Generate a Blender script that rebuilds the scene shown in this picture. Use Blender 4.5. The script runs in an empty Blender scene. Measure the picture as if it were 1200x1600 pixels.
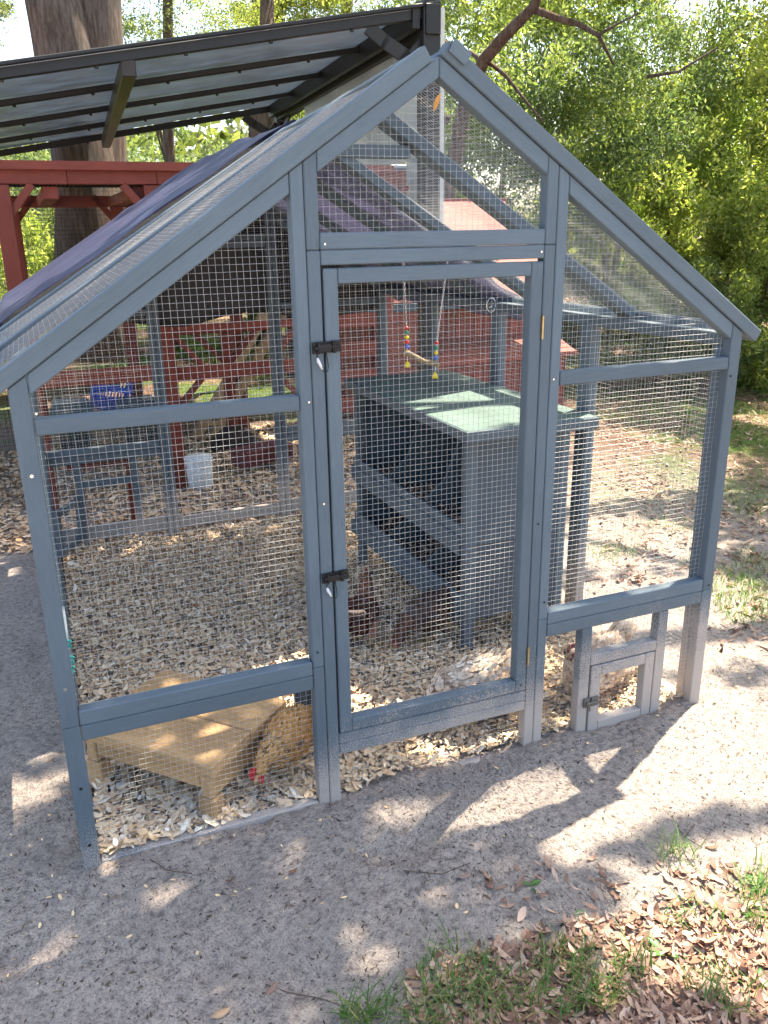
import bpy, bmesh, math, random
import numpy as np
from mathutils import Vector, Matrix, noise
random.seed(7); rng = np.random.default_rng(7)
R = math.radians
scn = bpy.context.scene
col = scn.collection

# ------------------------------------------------------------------ camera
CP = Vector((-.934, -1.8988, 1.5464)); PITCH, YAW, ROLL, FPX = .3252, .3895, -.0169, 1302.3
cy_, sy_, cpt, spt = math.cos(YAW), math.sin(YAW), math.cos(PITCH), math.sin(PITCH)
FW = Vector((sy_*cpt, cy_*cpt, -spt)); r0 = Vector((cy_, -sy_, 0)); u0 = r0.cross(FW)
RT = math.cos(ROLL)*r0 + math.sin(ROLL)*u0; UP = -math.sin(ROLL)*r0 + math.cos(ROLL)*u0
cam_d = bpy.data.cameras.new('camera'); cam = bpy.data.objects.new('camera', cam_d); col.objects.link(cam)
cam_d.sensor_fit = 'VERTICAL'; cam_d.sensor_height = 24; cam_d.lens = FPX/1600*24
cam_d.clip_start = .02; cam_d.clip_end = 600
M = Matrix.Identity(4)
for i in range(3):
    M[i][0] = RT[i]; M[i][1] = UP[i]; M[i][2] = -FW[i]; M[i][3] = CP[i]
cam.matrix_world = M
scn.camera = cam

# ------------------------------------------------------------------ light
SUN = Vector((.50, .25, 1.0)).normalized()           # towards the sun
w = bpy.data.worlds.new('World'); scn.world = w; w.use_nodes = True
nt = w.node_tree; bg = nt.nodes['Background']; sk = nt.nodes.new('ShaderNodeTexSky')
sk.sky_type = 'NISHITA'; sk.sun_disc = False
sk.sun_elevation = math.asin(SUN.z); sk.sun_rotation = math.atan2(SUN.x, SUN.y)
sk.air_density = 1.0; sk.dust_density = 3.0; sk.ozone_density = .5
nt.links.new(sk.outputs[0], bg.inputs[0]); bg.inputs[1].default_value = .125
sl = bpy.data.lights.new('sun', 'SUN'); sl.energy = 5.0; sl.angle = R(.53); sl.color = (1, .88, .72)
so = bpy.data.objects.new('sun', sl); col.objects.link(so)
so.rotation_euler = SUN.to_track_quat('Z', 'Y').to_euler(); so.location = (8, 4, 14)
scn.view_settings.view_transform = 'Standard'; scn.view_settings.look = 'None'
scn.view_settings.exposure = 2.13; scn.view_settings.gamma = 1; scn.view_settings.use_curve_mapping = False
scn.cycles.max_bounces = 8; scn.cycles.transparent_max_bounces = 12
scn.cycles.sample_clamp_indirect = 6

# ------------------------------------------------------------------ helpers
def ray(px, py): return FW + (px-600)/FPX*RT - (py-800)/FPX*UP
def gp(px, py, z=0.):                                # ground point that the photo shows at a pixel
    d = ray(px, py); t = (z-CP.z)/d.z; return CP + d*t
W = {}
def tag(o, label=None, cat=None, group=None, kind=None):
    if label: o['label'] = label
    if cat: o['category'] = cat
    if group: o['group'] = group
    if kind: o['kind'] = kind
    return o
def put(o, Mw, parent=None):
    col.objects.link(o); W[o.name] = Mw.copy()
    if parent is not None:
        o.parent = parent; o.matrix_basis = W[parent.name].inverted() @ Mw
    else: o.matrix_basis = Mw
    return o
def thing(name, label, cat, loc=(0, 0, 0), group=None):
    o = bpy.data.objects.new(name, None); o.empty_display_size = .1
    put(o, Matrix.Translation(loc)); return tag(o, label, cat, group)
def meshobj(name, me, Mw=Matrix.Identity(4), parent=None, mat=None):
    if mat is not None and not me.materials: me.materials.append(mat)
    return put(bpy.data.objects.new(name, me), Mw, parent)
def from_np(name, V, F, mat=None, smooth=False, tone=None):
    V = np.asarray(V, dtype=np.float32); F = np.asarray(F, dtype=np.int32)
    me = bpy.data.meshes.new(name); k = F.shape[1]
    me.vertices.add(len(V)); me.vertices.foreach_set('co', V.ravel())
    me.loops.add(F.size); me.loops.foreach_set('vertex_index', F.ravel())
    me.polygons.add(len(F)); me.polygons.foreach_set('loop_start', np.arange(0, F.size, k, dtype=np.int32))
    me.polygons.foreach_set('loop_total', np.full(len(F), k, dtype=np.int32))
    if smooth: me.polygons.foreach_set('use_smooth', np.ones(len(F), dtype=bool))
    me.update(calc_edges=True)
    if tone is not None:
        a = me.attributes.new('tone', 'FLOAT', 'FACE'); a.data.foreach_set('value', np.asarray(tone, dtype=np.float32))
    if mat: me.materials.append(mat)
    return me
def bm_mesh(bm, name, mat=None, smooth=False):
    bmesh.ops.recalc_face_normals(bm, faces=bm.faces)
    me = bpy.data.meshes.new(name); bm.to_mesh(me); bm.free()
    if smooth:
        for p in me.polygons: p.use_smooth = True
    if mat: me.materials.append(mat)
    return me
BC = {}
def box_me(sx, sy, sz, mat, bev=.0025):
    k = (round(sx, 4), round(sy, 4), round(sz, 4), mat.name, bev)
    if k in BC: return BC[k]
    bm = bmesh.new(); bmesh.ops.create_cube(bm, size=1)
    for v in bm.verts: v.co = Vector((v.co.x*sx, v.co.y*sy, v.co.z*sz))
    if bev: bmesh.ops.bevel(bm, geom=list(bm.edges), offset=min(bev, sx*.3, sy*.3, sz*.3), segments=1, affect='EDGES')
    BC[k] = bm_mesh(bm, 'board', mat); return BC[k]
def box(name, x0, x1, y0, y1, z0, z1, mat, parent=None, bev=.0025):
    # long axis becomes local X so the grain runs along it
    d = Vector((x1-x0, y1-y0, z1-z0)); c = Vector(((x0+x1)/2, (y0+y1)/2, (z0+z1)/2))
    if d.x >= d.y and d.x >= d.z: Mr = Matrix.Identity(4); s = (d.x, d.y, d.z)
    elif d.z >= d.y: Mr = Matrix.Rotation(-math.pi/2, 4, 'Y'); s = (d.z, d.y, d.x)
    else: Mr = Matrix.Rotation(math.pi/2, 4, 'Z'); s = (d.y, d.x, d.z)
    return meshobj(name, box_me(*s, mat, bev), Matrix.Translation(c) @ Mr, parent)
def frame(p0, p1, up=(0, 0, 1)):
    p0, p1 = Vector(p0), Vector(p1); X = (p1-p0).normalized(); Y = Vector(up).cross(X).normalized(); Z = X.cross(Y)
    m = Matrix.Identity(4); c = (p0+p1)/2
    for i in range(3): m[i][0], m[i][1], m[i][2], m[i][3] = X[i], Y[i], Z[i], c[i]
    return m, (p1-p0).length
def beam(name, p0, p1, w_, h_, mat, parent=None, up=(0, 0, 1), bev=.0025):
    m, L = frame(p0, p1, up); return meshobj(name, box_me(L, w_, h_, mat, bev), m, parent)
def prism(name, pts, y0, y1, ang, mat, parent=None, bev=.0025):
    # pts: convex outline in (x, z); thickness along y; grain along ang
    cx = sum(p[0] for p in pts)/len(pts); cz = sum(p[1] for p in pts)/len(pts); c, s = math.cos(ang), math.sin(ang)
    bm = bmesh.new(); lo = []; hi = []
    for x, z in pts:
        dx, dz = x-cx, z-cz; lx, lz = c*dx+s*dz, -s*dx+c*dz
        lo.append(bm.verts.new((lx, -(y1-y0)/2, lz))); hi.append(bm.verts.new((lx, (y1-y0)/2, lz)))
    bm.faces.new(lo); bm.faces.new(hi[::-1]); n = len(pts)
    for i in range(n): bm.faces.new((lo[i], lo[(i+1) % n], hi[(i+1) % n], hi[i]))
    if bev: bmesh.ops.bevel(bm, geom=list(bm.edges), offset=bev, segments=1, affect='EDGES')
    me = bm_mesh(bm, name, mat)
    m = Matrix(((c, 0, -s, cx), (0, 1, 0, (y0+y1)/2), (s, 0, c, cz), (0, 0, 0, 1)))
    return meshobj(name, me, m, parent)
def tube_np(pts, rad, k=8):
    pts = [Vector(p) for p in pts]; n = len(pts); V = []; F = []
    rads = rad if hasattr(rad, '__len__') else [rad]*n
    ref = Vector((.31, .22, .92)).normalized()
    for i, p in enumerate(pts):
        t = (pts[min(i+1, n-1)]-pts[max(i-1, 0)]).normalized()
        a = t.cross(ref)
        if a.length < .05: a = t.cross(Vector((1, 0, 0)))
        a.normalize(); b = t.cross(a)
        for j in range(k):
            th = 2*math.pi*j/k; V.append(p+(a*math.cos(th)+b*math.sin(th))*rads[i])
    for i in range(n-1):
        for j in range(k):
            F.append((i*k+j, i*k+(j+1) % k, (i+1)*k+(j+1) % k, (i+1)*k+j))
    V.append(pts[0]); V.append(pts[-1]); a, b = len(V)-2, len(V)-1
    for j in range(k):
        F.append((a, (j+1) % k, j, j)); F.append((b, (n-1)*k+j, (n-1)*k+(j+1) % k, (n-1)*k+(j+1) % k))
    return V, F
class MB:
    def __init__(s): s.V = []; s.F = []
    def add(s, V, F):
        o = len(s.V); s.V += [tuple(v) for v in V]; s.F += [tuple(o+i for i in f) for f in F]; return s
    def tube(s, pts, rad, k=8): return s.add(*tube_np(pts, rad, k))
    def boxm(s, m, sx, sy, sz):
        V = [m @ Vector((x*sx/2, y*sy/2, z*sz/2)) for x in (-1, 1) for y in (-1, 1) for z in (-1, 1)]
        return s.add(V, [(0, 1, 3, 2), (4, 6, 7, 5), (0, 4, 5, 1), (2, 3, 7, 6), (0, 2, 6, 4), (1, 5, 7, 3)])
    def bx(s, x0, x1, y0, y1, z0, z1): return s.boxm(Matrix.Translation(((x0+x1)/2, (y0+y1)/2, (z0+z1)/2)), x1-x0, y1-y0, z1-z0)
    def ball(s, c, r, n=8):
        rr = r if hasattr(r, '__len__') else (r, r, r); V = []; F = []
        for i in range(n+1):
            th = math.pi*i/n
            for j in range(n*2):
                ph = math.pi*j/n
                V.append((c[0]+rr[0]*math.sin(th)*math.cos(ph), c[1]+rr[1]*math.sin(th)*math.sin(ph), c[2]+rr[2]*math.cos(th)))
        m_ = n*2
        for i in range(n):
            for j in range(m_): F.append((i*m_+j, i*m_+(j+1) % m_, (i+1)*m_+(j+1) % m_, (i+1)*m_+j))
        return s.add(V, F)
    def build(s, name, mat, parent=None, smooth=False, Mw=Matrix.Identity(4)):
        me = bpy.data.meshes.new(name); me.from_pydata(s.V, [], [list(dict.fromkeys(f)) for f in s.F]); me.validate()
        if smooth:
            for p in me.polygons: p.use_smooth = True
        me.materials.append(mat)
        # world-space coordinates are moved to the centre of the piece
        if Mw == Matrix.Identity(4) and s.V:
            A = np.array(s.V); c = Vector(((A.min(0)+A.max(0))/2).tolist())
            me.transform(Matrix.Translation(-c)); Mw = Matrix.Translation(c)
        return meshobj(name, me, Mw, parent)

# ------------------------------------------------------------------ materials
def newmat(name):
    m = bpy.data.materials.new(name); m.use_nodes = True; t = m.node_tree
    return m, t, t.nodes['Principled BSDF'], t.nodes['Material Output']
def N(t, ty, **kw):
    n = t.nodes.new(ty)
    for k, v in kw.items():
        if hasattr(n, k) and not isinstance(v, tuple): setattr(n, k, v)
        else: n.inputs[k].default_value = v
    return n
def ramp(t, src, stops):
    r_ = t.nodes.new('ShaderNodeValToRGB'); e = r_.color_ramp.elements
    while len(e) < len(stops): e.new(.5)
    for i, (p, c) in enumerate(stops): e[i].position = p; e[i].color = (*c, 1) if len(c) == 3 else c
    t.links.new(src, r_.inputs[0]); return r_
def noise_n(t, vec, scale, detail=4, rough=.55, stretch=None):
    n = t.nodes.new('ShaderNodeTexNoise'); n.inputs['Scale'].default_value = scale
    n.inputs['Detail'].default_value = detail; n.inputs['Roughness'].default_value = rough
    if stretch:
        mp = t.nodes.new('ShaderNodeMapping'); mp.inputs['Scale'].default_value = stretch
        t.links.new(vec, mp.inputs['Vector']); vec = mp.outputs[0]
    t.links.new(vec, n.inputs['Vector']); return n
def mixc(t, fac, a, b, mode='MIX'):
    m = t.nodes.new('ShaderNodeMix'); m.data_type = 'RGBA'; m.blend_type = mode
    for sock, v in ((0, fac), (6, a), (7, b)):
        if hasattr(v, 'is_output'): t.links.new(v, m.inputs[sock])
        else: m.inputs[sock].default_value = v if not isinstance(v, tuple) else ((*v, 1) if len(v) == 3 else v)
    return m.outputs[2]
def mth(t, op, a, b=None):
    m = t.nodes.new('ShaderNodeMath'); m.operation = op
    for i, v in enumerate((a, b)):
        if v is None: continue
        if hasattr(v, 'is_output'): t.links.new(v, m.inputs[i])
        else: m.inputs[i].default_value = v
    return m.outputs[0]
def bump(t, h, bs, dist=.002, strength=.5):
    b = t.nodes.new('ShaderNodeBump'); b.inputs['Distance'].default_value = dist; b.inputs['Strength'].default_value = strength
    t.links.new(h, b.inputs['Height']); t.links.new(b.outputs[0], bs.inputs['Normal'])
def objcoord(t):
    tc = t.nodes.new('ShaderNodeTexCoord'); oi = t.nodes.new('ShaderNodeObjectInfo')
    v = t.nodes.new('ShaderNodeVectorMath'); v.operation = 'MULTIPLY_ADD'
    cb = t.nodes.new('ShaderNodeCombineXYZ'); 
    for i in range(3): t.links.new(oi.outputs['Random'], cb.inputs[i])
    t.links.new(cb.outputs[0], v.inputs[0]); v.inputs[1].default_value = (17, 31, 23); t.links.new(tc.outputs['Object'], v.inputs[2])
    return v.outputs[0], oi.outputs['Random'], tc

def wood_paint(name, c, var=.12, splash=False, rough=.62, gloss=.3):
    m, t, bs, out = newmat(name); v, rnd, tc = objcoord(t)
    g = noise_n(t, v, 26, 6, .65, (.6, 9, 9)); g2 = noise_n(t, v, 3.2, 3, .5, (1, 2.2, 2.2))
    dark = tuple(x*(1-var*2.2) for x in c); lite = tuple(min(1, x*(1+var*1.3)+.004) for x in c)
    a = ramp(t, g.outputs[0], [(.28, dark), (.5, c), (.75, lite)]).outputs[0]
    b = mixc(t, .45, a, ramp(t, g2.outputs[0], [(.3, dark), (.7, lite)]).outputs[0])
    # knots
    vo = t.nodes.new('ShaderNodeTexVoronoi'); vo.inputs['Scale'].default_value = 3.1
    mp = t.nodes.new('ShaderNodeMapping'); mp.inputs['Scale'].default_value = (1, 3.2, 3.2); t.links.new(v, mp.inputs[0]); t.links.new(mp.outputs[0], vo.inputs[0])
    k = ramp(t, vo.outputs['Distance'], [(.02, (1, 1, 1)), (.075, (0, 0, 0))]).outputs[0]
    b = mixc(t, mth(t, 'MULTIPLY', k, .35), b, tuple(x*.55 for x in c))
    br = t.nodes.new('ShaderNodeHueSaturation'); t.links.new(b, br.inputs['Color']); t.links.new(mth(t, 'MULTIPLY_ADD', rnd, .22), br.inputs['Value'])
    br.inputs['Value'].default_value = 1
    for n in t.nodes:
        if n.type == 'MATH' and n.operation == 'MULTIPLY_ADD': n.inputs[2].default_value = .89
    colr = br.outputs[0]; hgt = g.outputs[0]
    if splash:                                        # sand splashed onto the foot of the timbers
        geo = t.nodes.new('ShaderNodeNewGeometry'); sp = t.nodes.new('ShaderNodeSeparateXYZ'); t.links.new(geo.outputs['Position'], sp.inputs[0])
        n1 = noise_n(t, geo.outputs['Position'], 260, 3, .7); n2 = noise_n(t, geo.outputs['Position'], 6, 3, .6)
        lvl = mth(t, 'ADD', mth(t, 'MULTIPLY', sp.outputs[2], -1.75), mth(t, 'MULTIPLY', n2.outputs[0], .62))
        s1 = mth(t, 'ADD', lvl, mth(t, 'MULTIPLY', n1.outputs[0], 1.25))
        xs = mth(t, 'MULTIPLY', sp.outputs[0], .26); s1 = mth(t, 'ADD', s1, xs)
        f = ramp(t, s1, [(.49, (0, 0, 0)), (.76, (.96, .96, .96))]).outputs[0]
        colr = mixc(t, f, colr, (.43, .375, .325)); bs.inputs['Roughness'].default_value = .8
        ro = mth(t, 'MULTIPLY_ADD', f, .4); 
        t.nodes[-1].inputs[2].default_value = rough if False else rough
        t.links.new(ro, bs.inputs['Roughness'])
        hgt = mth(t, 'ADD', g.outputs[0], mth(t, 'MULTIPLY', n1.outputs[0], f))
    else: bs.inputs['Roughness'].default_value = rough
    t.links.new(colr, bs.inputs['Base Color']); bs.inputs['Specular IOR Level'].default_value = gloss
    bump(t, hgt, bs, .0016, .55); return m
def simple(name, c, rough=.6, metal=0., var=.1, scale=14, bmp=0., spec=.5, c2=None):
    m, t, bs, out = newmat(name); v, rnd, tc = objcoord(t)
    n = noise_n(t, v, scale, 5, .6); c2 = c2 or tuple(x*(1-2.2*var) for x in c)
    t.links.new(ramp(t, n.outputs[0], [(.3, c2), (.7, tuple(min(1, x*(1+var)) for x in c))]).outputs[0], bs.inputs['Base Color'])
    bs.inputs['Roughness'].default_value = rough; bs.inputs['Metallic'].default_value = metal; bs.inputs['Specular IOR Level'].default_value = spec
    if bmp: bump(t, n.outputs[0], bs, bmp, .6)
    return m
def leafmat(name, stops, trans=.45, rough=.5, tcol=None):
    m, t, bs, out = newmat(name); at = t.nodes.new('ShaderNodeAttribute'); at.attribute_name = 'tone'
    oi = t.nodes.new('ShaderNodeObjectInfo')
    c = ramp(t, at.outputs['Fac'], stops).outputs[0]
    hs = t.nodes.new('ShaderNodeHueSaturation'); t.links.new(c, hs.inputs['Color'])
    a = mth(t, 'MULTIPLY_ADD', oi.outputs['Random'], .5); t.nodes[-1].inputs[2].default_value = .75; t.links.new(a, hs.inputs['Value'])
    h = mth(t, 'MULTIPLY_ADD', oi.outputs['Random'], .03); t.nodes[-1].inputs[2].default_value = .485; t.links.new(h, hs.inputs['Hue'])
    t.links.new(hs.outputs[0], bs.inputs['Base Color']); bs.inputs['Roughness'].default_value = rough; bs.inputs['Specular IOR Level'].default_value = .35
    if trans:
        tr = t.nodes.new('ShaderNodeBsdfTranslucent'); mx = t.nodes.new('ShaderNodeMixShader')
        tc_ = mixc(t, 1., hs.outputs[0], tcol or (1.6, 1.6, .8), 'MULTIPLY')
        t.links.new(tc_, tr.inputs[0]); mx.inputs[0].default_value = trans
        t.links.new(bs.outputs[0], mx.inputs[1]); t.links.new(tr.outputs[0], mx.inputs[2]); t.links.new(mx.outputs[0], out.inputs[0])
    return m

PAINT = wood_paint('blue_grey_painted_wood', (.096, .128, .150), .09)
PAINTS = wood_paint('blue_grey_painted_wood_sand_splashed', (.098, .132, .158), .09, splash=True)
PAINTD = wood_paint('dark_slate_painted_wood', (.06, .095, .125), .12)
ROOFGREEN = wood_paint('green_grey_roofing_felt', (.09, .14, .12), .2, rough=.7)
REDW = wood_paint('barn_red_stained_wood', (.19, .042, .027), .2, rough=.6)
REDW2 = wood_paint('weathered_coop_red_wood', (.27, .065, .045), .2, rough=.7)
PINE = wood_paint('weathered_pine', (.40, .28, .145), .18, rough=.75)
TAN = wood_paint('tan_raw_lumber', (.42, .28, .15), .15, rough=.75)
WIRE = simple('galvanised_wire', (.50, .50, .485), .5, .25, .15, 60)
WIREB = simple('black_coated_wire', (.02, .02, .02), .6, 0, .1)
BLACKM = simple('black_powder_coated_steel', (.008, .009, .010), .5, 0, .2, 8)
BROWNM = simple('bronze_coated_steel', (.035, .028, .022), .4, .3, .2, 6)
LATCHM = simple('black_iron_latch', (.006, .005, .005), .65, 0, .2, 50)
BRASS = simple('brass_hinge', (.55, .42, .2), .4, .8, .1, 50)
CHROME = simple('bright_steel', (.7, .7, .7), .25, 1., .1, 30)
WHITEP = simple('white_plastic', (.62, .64, .64), .5, 0, .05, 20)
TEAL = simple('teal_plastic', (.03, .38, .33), .4, 0, .06, 20)
YELLOWP = simple('yellow_plastic', (.75, .6, .03), .4, 0, .06, 20)
REDP = simple('red_bead_plastic', (.6, .03, .02), .35); GREENP = simple('green_bead_plastic', (.02, .22, .12), .35)
BLUEP = simple('blue_plastic_basket', (.03, .12, .62), .45, 0, .08)
BINM = simple('dark_green_plastic', (.018, .04, .045), .45, 0, .15)
BARKM = None

# translucent sheet with soft long smears of light painted into its colour
def translucent_sheet(name, c, rough=.32):
    m, t, bs, out = newmat(name); tc = t.nodes.new('ShaderNodeTexCoord')
    n = noise_n(t, tc.outputs['Object'], 1.5, 4, .55, (3.2, .35, 1)); n2 = noise_n(t, tc.outputs['Object'], 9, 4, .6)
    t.links.new(ramp(t, n.outputs[0], [(.25, tuple(x*.62 for x in c)), (.75, c)]).outputs[0], bs.inputs['Base Color'])
    bs.inputs['Metallic'].default_value = .35
    t.links.new(ramp(t, n.outputs[0], [(.3, (rough,)*3), (.8, (rough+.18,)*3)]).outputs[0], bs.inputs['Roughness'])
    bump(t, n2.outputs[0], bs, .002, .12)
    tr = t.nodes.new('ShaderNodeBsdfTranslucent'); mx = t.nodes.new('ShaderNodeMixShader'); mx.inputs[0].default_value = .30
    n3 = noise_n(t, tc.outputs['Object'], 2.6, 4, .6, (1.2, 2.5, 1)); t.links.new(ramp(t, n3.outputs[0], [(.3, tuple(x*.5 for x in c)), (.7, tuple(x*.9 for x in c))]).outputs[0], tr.inputs[0])
    t.links.new(bs.outputs[0], mx.inputs[1]); t.links.new(tr.outputs[0], mx.inputs[2]); t.links.new(mx.outputs[0], out.inputs[0]); return m
PANEL = translucent_sheet('translucent_roof_sheet', (.44, .52, .62))  # stands for translucent plastic roofing rather than metal
SIDING = translucent_sheet('silver_siding_sheet', (.78, .86, .90), .38)

# purple tarpaulin: thin woven plastic that lets some light through
m, t, bs, out = newmat('navy_purple_tarpaulin'); tc = t.nodes.new('ShaderNodeTexCoord')
n = noise_n(t, tc.outputs['Object'], 2.2, 5, .6, (1, 3, 1)); n2 = noise_n(t, tc.outputs['Object'], 260, 2, .5)
c_ = ramp(t, n.outputs[0], [(.3, (.038, .046, .092)), (.7, (.085, .092, .155))]).outputs[0]
t.links.new(c_, bs.inputs['Base Color']); bs.inputs['Roughness'].default_value = .38; bump(t, mth(t, 'ADD', n.outputs[0], mth(t, 'MULTIPLY', n2.outputs[0], .05)), bs, .02, .5)
tr = t.nodes.new('ShaderNodeBsdfTranslucent'); tr.inputs[0].default_value = (.38, .37, .52, 1); mx = t.nodes.new('ShaderNodeMixShader'); mx.inputs[0].default_value = .34
t.links.new(bs.outputs[0], mx.inputs[1]); t.links.new(tr.outputs[0], mx.inputs[2]); t.links.new(mx.outputs[0], out.inputs[0]); TARP = m

# bark
m, t, bs, out = newmat('oak_bark'); tc = t.nodes.new('ShaderNodeTexCoord')
n = noise_n(t, tc.outputs['Object'], 9, 7, .75, (2.6, 2.6, .42)); n2 = noise_n(t, tc.outputs['Object'], 1.3, 4, .6)
vo = t.nodes.new('ShaderNodeTexVoronoi'); vo.feature = 'DISTANCE_TO_EDGE'; vo.inputs['Scale'].default_value = 11
mp = t.nodes.new('ShaderNodeMapping'); mp.inputs['Scale'].default_value = (1.5, 1.5, .22); t.links.new(tc.outputs['Object'], mp.inputs[0])
wv = t.nodes.new('ShaderNodeVectorMath'); wv.operation = 'ADD'; t.links.new(mp.outputs[0], wv.inputs[0])
t.links.new(n.outputs['Color'], wv.inputs[1]); t.links.new(wv.outputs[0], vo.inputs[0])
b1 = ramp(t, n.outputs[0], [(.38, (.035, .022, .016)), (.48, (.17, .115, .085)), (.60, (.40, .31, .25))]).outputs[0]
b2 = ramp(t, n2.outputs[0], [(.42, (.34, .18, .11)), (.6, (.22, .20, .17))]).outputs[0]
t.links.new(mixc(t, .4, b1, b2), bs.inputs['Base Color']); bs.inputs['Roughness'].default_value = .95
bump(t, mth(t, 'ADD', mth(t, 'MULTIPLY', vo.outputs['Distance'], 1.6), n.outputs[0]), bs, .10, 1.); BARKM = m

# sand
m, t, bs, out = newmat('grey_pink_sand'); geo = t.nodes.new('ShaderNodeNewGeometry'); P_ = geo.outputs['Position']
n1 = noise_n(t, P_, 1.1, 5, .6); n2 = noise_n(t, P_, 48, 6, .75); n3 = noise_n(t, P_, 190, 4, .8); n4 = noise_n(t, P_, 5.5, 4, .65)
c_ = ramp(t, n1.outputs[0], [(.3, (.46, .385, .325)), (.7, (.57, .48, .395))]).outputs[0]
d_ = ramp(t, n2.outputs[0], [(.36, (.16, .14, .13)), (.445, (.43, .37, .33)), (.56, (.66, .575, .495))]).outputs[0]  # dark stops paint the shade of small pits into the sand
c_ = mixc(t, .75, c_, d_)
g_ = ramp(t, n3.outputs[0], [(.37, (.28, .26, .25)), (.455, (1, .99, .98)), (.60, (1.4, 1.37, 1.33))]).outputs[0]
c_ = mixc(t, .75, c_, g_, 'MULTIPLY')
gr = ramp(t, n4.outputs[0], [(.40, (0, 0, 0)), (.60, (1, 1, 1))]).outputs[0]
c_ = mixc(t, mth(t, 'MULTIPLY', gr, .25), c_, (.33, .30, .28))
# further off the sand gives way to litter and thin grass
sp = t.nodes.new('ShaderNodeSeparateXYZ'); t.links.new(P_, sp.inputs[0])
n5 = noise_n(t, P_, .75, 5, .65); n6 = noise_n(t, P_, 14, 5, .7)
far = ramp(t, mth(t, 'MULTIPLY', mth(t, 'ADD', sp.outputs[0], sp.outputs[1]), .05), [(.13, (0, 0, 0)), (.34, (1, 1, 1))]).outputs[0]
lit = ramp(t, n6.outputs[0], [(.35, (.09, .055, .035)), (.5, (.22, .13, .085)), (.66, (.38, .27, .2))]).outputs[0]
grs = ramp(t, n6.outputs[0], [(.3, (.04, .07, .015)), (.7, (.16, .22, .05))]).outputs[0]
cover = mixc(t, ramp(t, n5.outputs[0], [(.46, (0, 0, 0)), (.56, (1, 1, 1))]).outputs[0], lit, grs)
c_ = mixc(t, far, c_, cover)
t.links.new(c_, bs.inputs['Base Color']); bs.inputs['Roughness'].default_value = .95; bs.inputs['Specular IOR Level'].default_value = .15
bump(t, mth(t, 'ADD', mth(t, 'MULTIPLY', n2.outputs[0], 1.), mth(t, 'MULTIPLY', n3.outputs[0], .22)), bs, .045, 1.)
SAND = m

CHIP = leafmat('wood_chip', [(0, (.28, .16, .085)), (.12, (.58, .39, .22)), (.5, (.74, .53, .31)), (.85, (.82, .67, .46)), (1, (.85, .78, .64))], 0, .9)
LITTER = leafmat('dry_oak_leaf', [(0, (.09, .05, .035)), (.3, (.26, .15, .095)), (.65, (.42, .27, .18)), (1, (.62, .46, .34))], .15, .6, (1.2, 1., .7))
GRASS = leafmat('grass_blade', [(0, (.30, .27, .12)), (.25, (.10, .16, .03)), (1, (.06, .15, .03))], .35, .5)
WEED = leafmat('weed_leaf', [(0, (.045, .12, .03)), (1, (.08, .19, .04))], .3, .4)
FOL = [leafmat('oak_foliage', [(0, (.075, .11, .04)), (.6, (.15, .20, .075)), (1, (.32, .36, .18))], .55),  # lightest leaf tones raised to put sunlit highlights into the colour
       leafmat('yellow_green_foliage', [(0, (.13, .18, .05)), (.6, (.25, .31, .09)), (1, (.48, .50, .24))], .6),
       leafmat('dark_evergreen_foliage', [(0, (.055, .085, .04)), (.7, (.12, .165, .08)), (1, (.28, .33, .20))], .5)]

# ------------------------------------------------------------------ ground
def G(x, y):
    s = min(max(y/2.8, 0), 1); s = s*s*(3-2*s)
    z = -.10*s
    if y > 3: z -= .01*min(y-3, 6)
    z += .012*noise.noise(Vector((x*.9, y*.9, 3.1))) + .011*noise.noise(Vector((x*4, y*4, 9.1))) - .045*max(0, noise.noise(Vector((x*8.5, y*6.5, 2.1)))-.25)
    z += .0065*noise.noise(Vector((x*17, y*17, 1.3))) + .0045*noise.noise(Vector((x*40, y*40, 5.3)))
    # sand banked against the foot of the front frame
    z += .016*math.exp(-((y+.05)/.10)**2)*(1 if -1.0 < x < 1.05 else .2)
    return z
def axis(segs):
    a = [segs[0][0]]
    for s0, s1, st, gr_ in segs:
        while a[-1] < s1: a.append(a[-1]+st); st *= gr_
    return a
xs = axis([(-1.5, 1.75, .0135, 1), (1.75, 6, .03, 1.02), (6, 200, .2, 1.14)])
ng = [-1.5]; st = .02
while ng[-1] > -150: ng.append(ng[-1]-st); st *= 1.14
xs = sorted(set(ng[1:] + xs))
ys = axis([(-1.35, .5, .0135, 1), (.5, 7, .04, 1.01), (7, 220, .2, 1.13)])
ng = [-1.35]; st = .03
while ng[-1] > -60: ng.append(ng[-1]-st); st *= 1.2
ys = sorted(set(ng[1:] + ys))
nx, ny = len(xs), len(ys)
V = np.array([(x, y, G(x, y)) for y in ys for x in xs], dtype=np.float32)
I = np.arange(nx*ny).reshape(ny, nx)
F = np.stack([I[:-1, :-1], I[:-1, 1:], I[1:, 1:], I[1:, :-1]], -1).reshape(-1, 4)
g = meshobj('ground', from_np('ground', V, F, SAND, True)); g['kind'] = 'structure'

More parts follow.
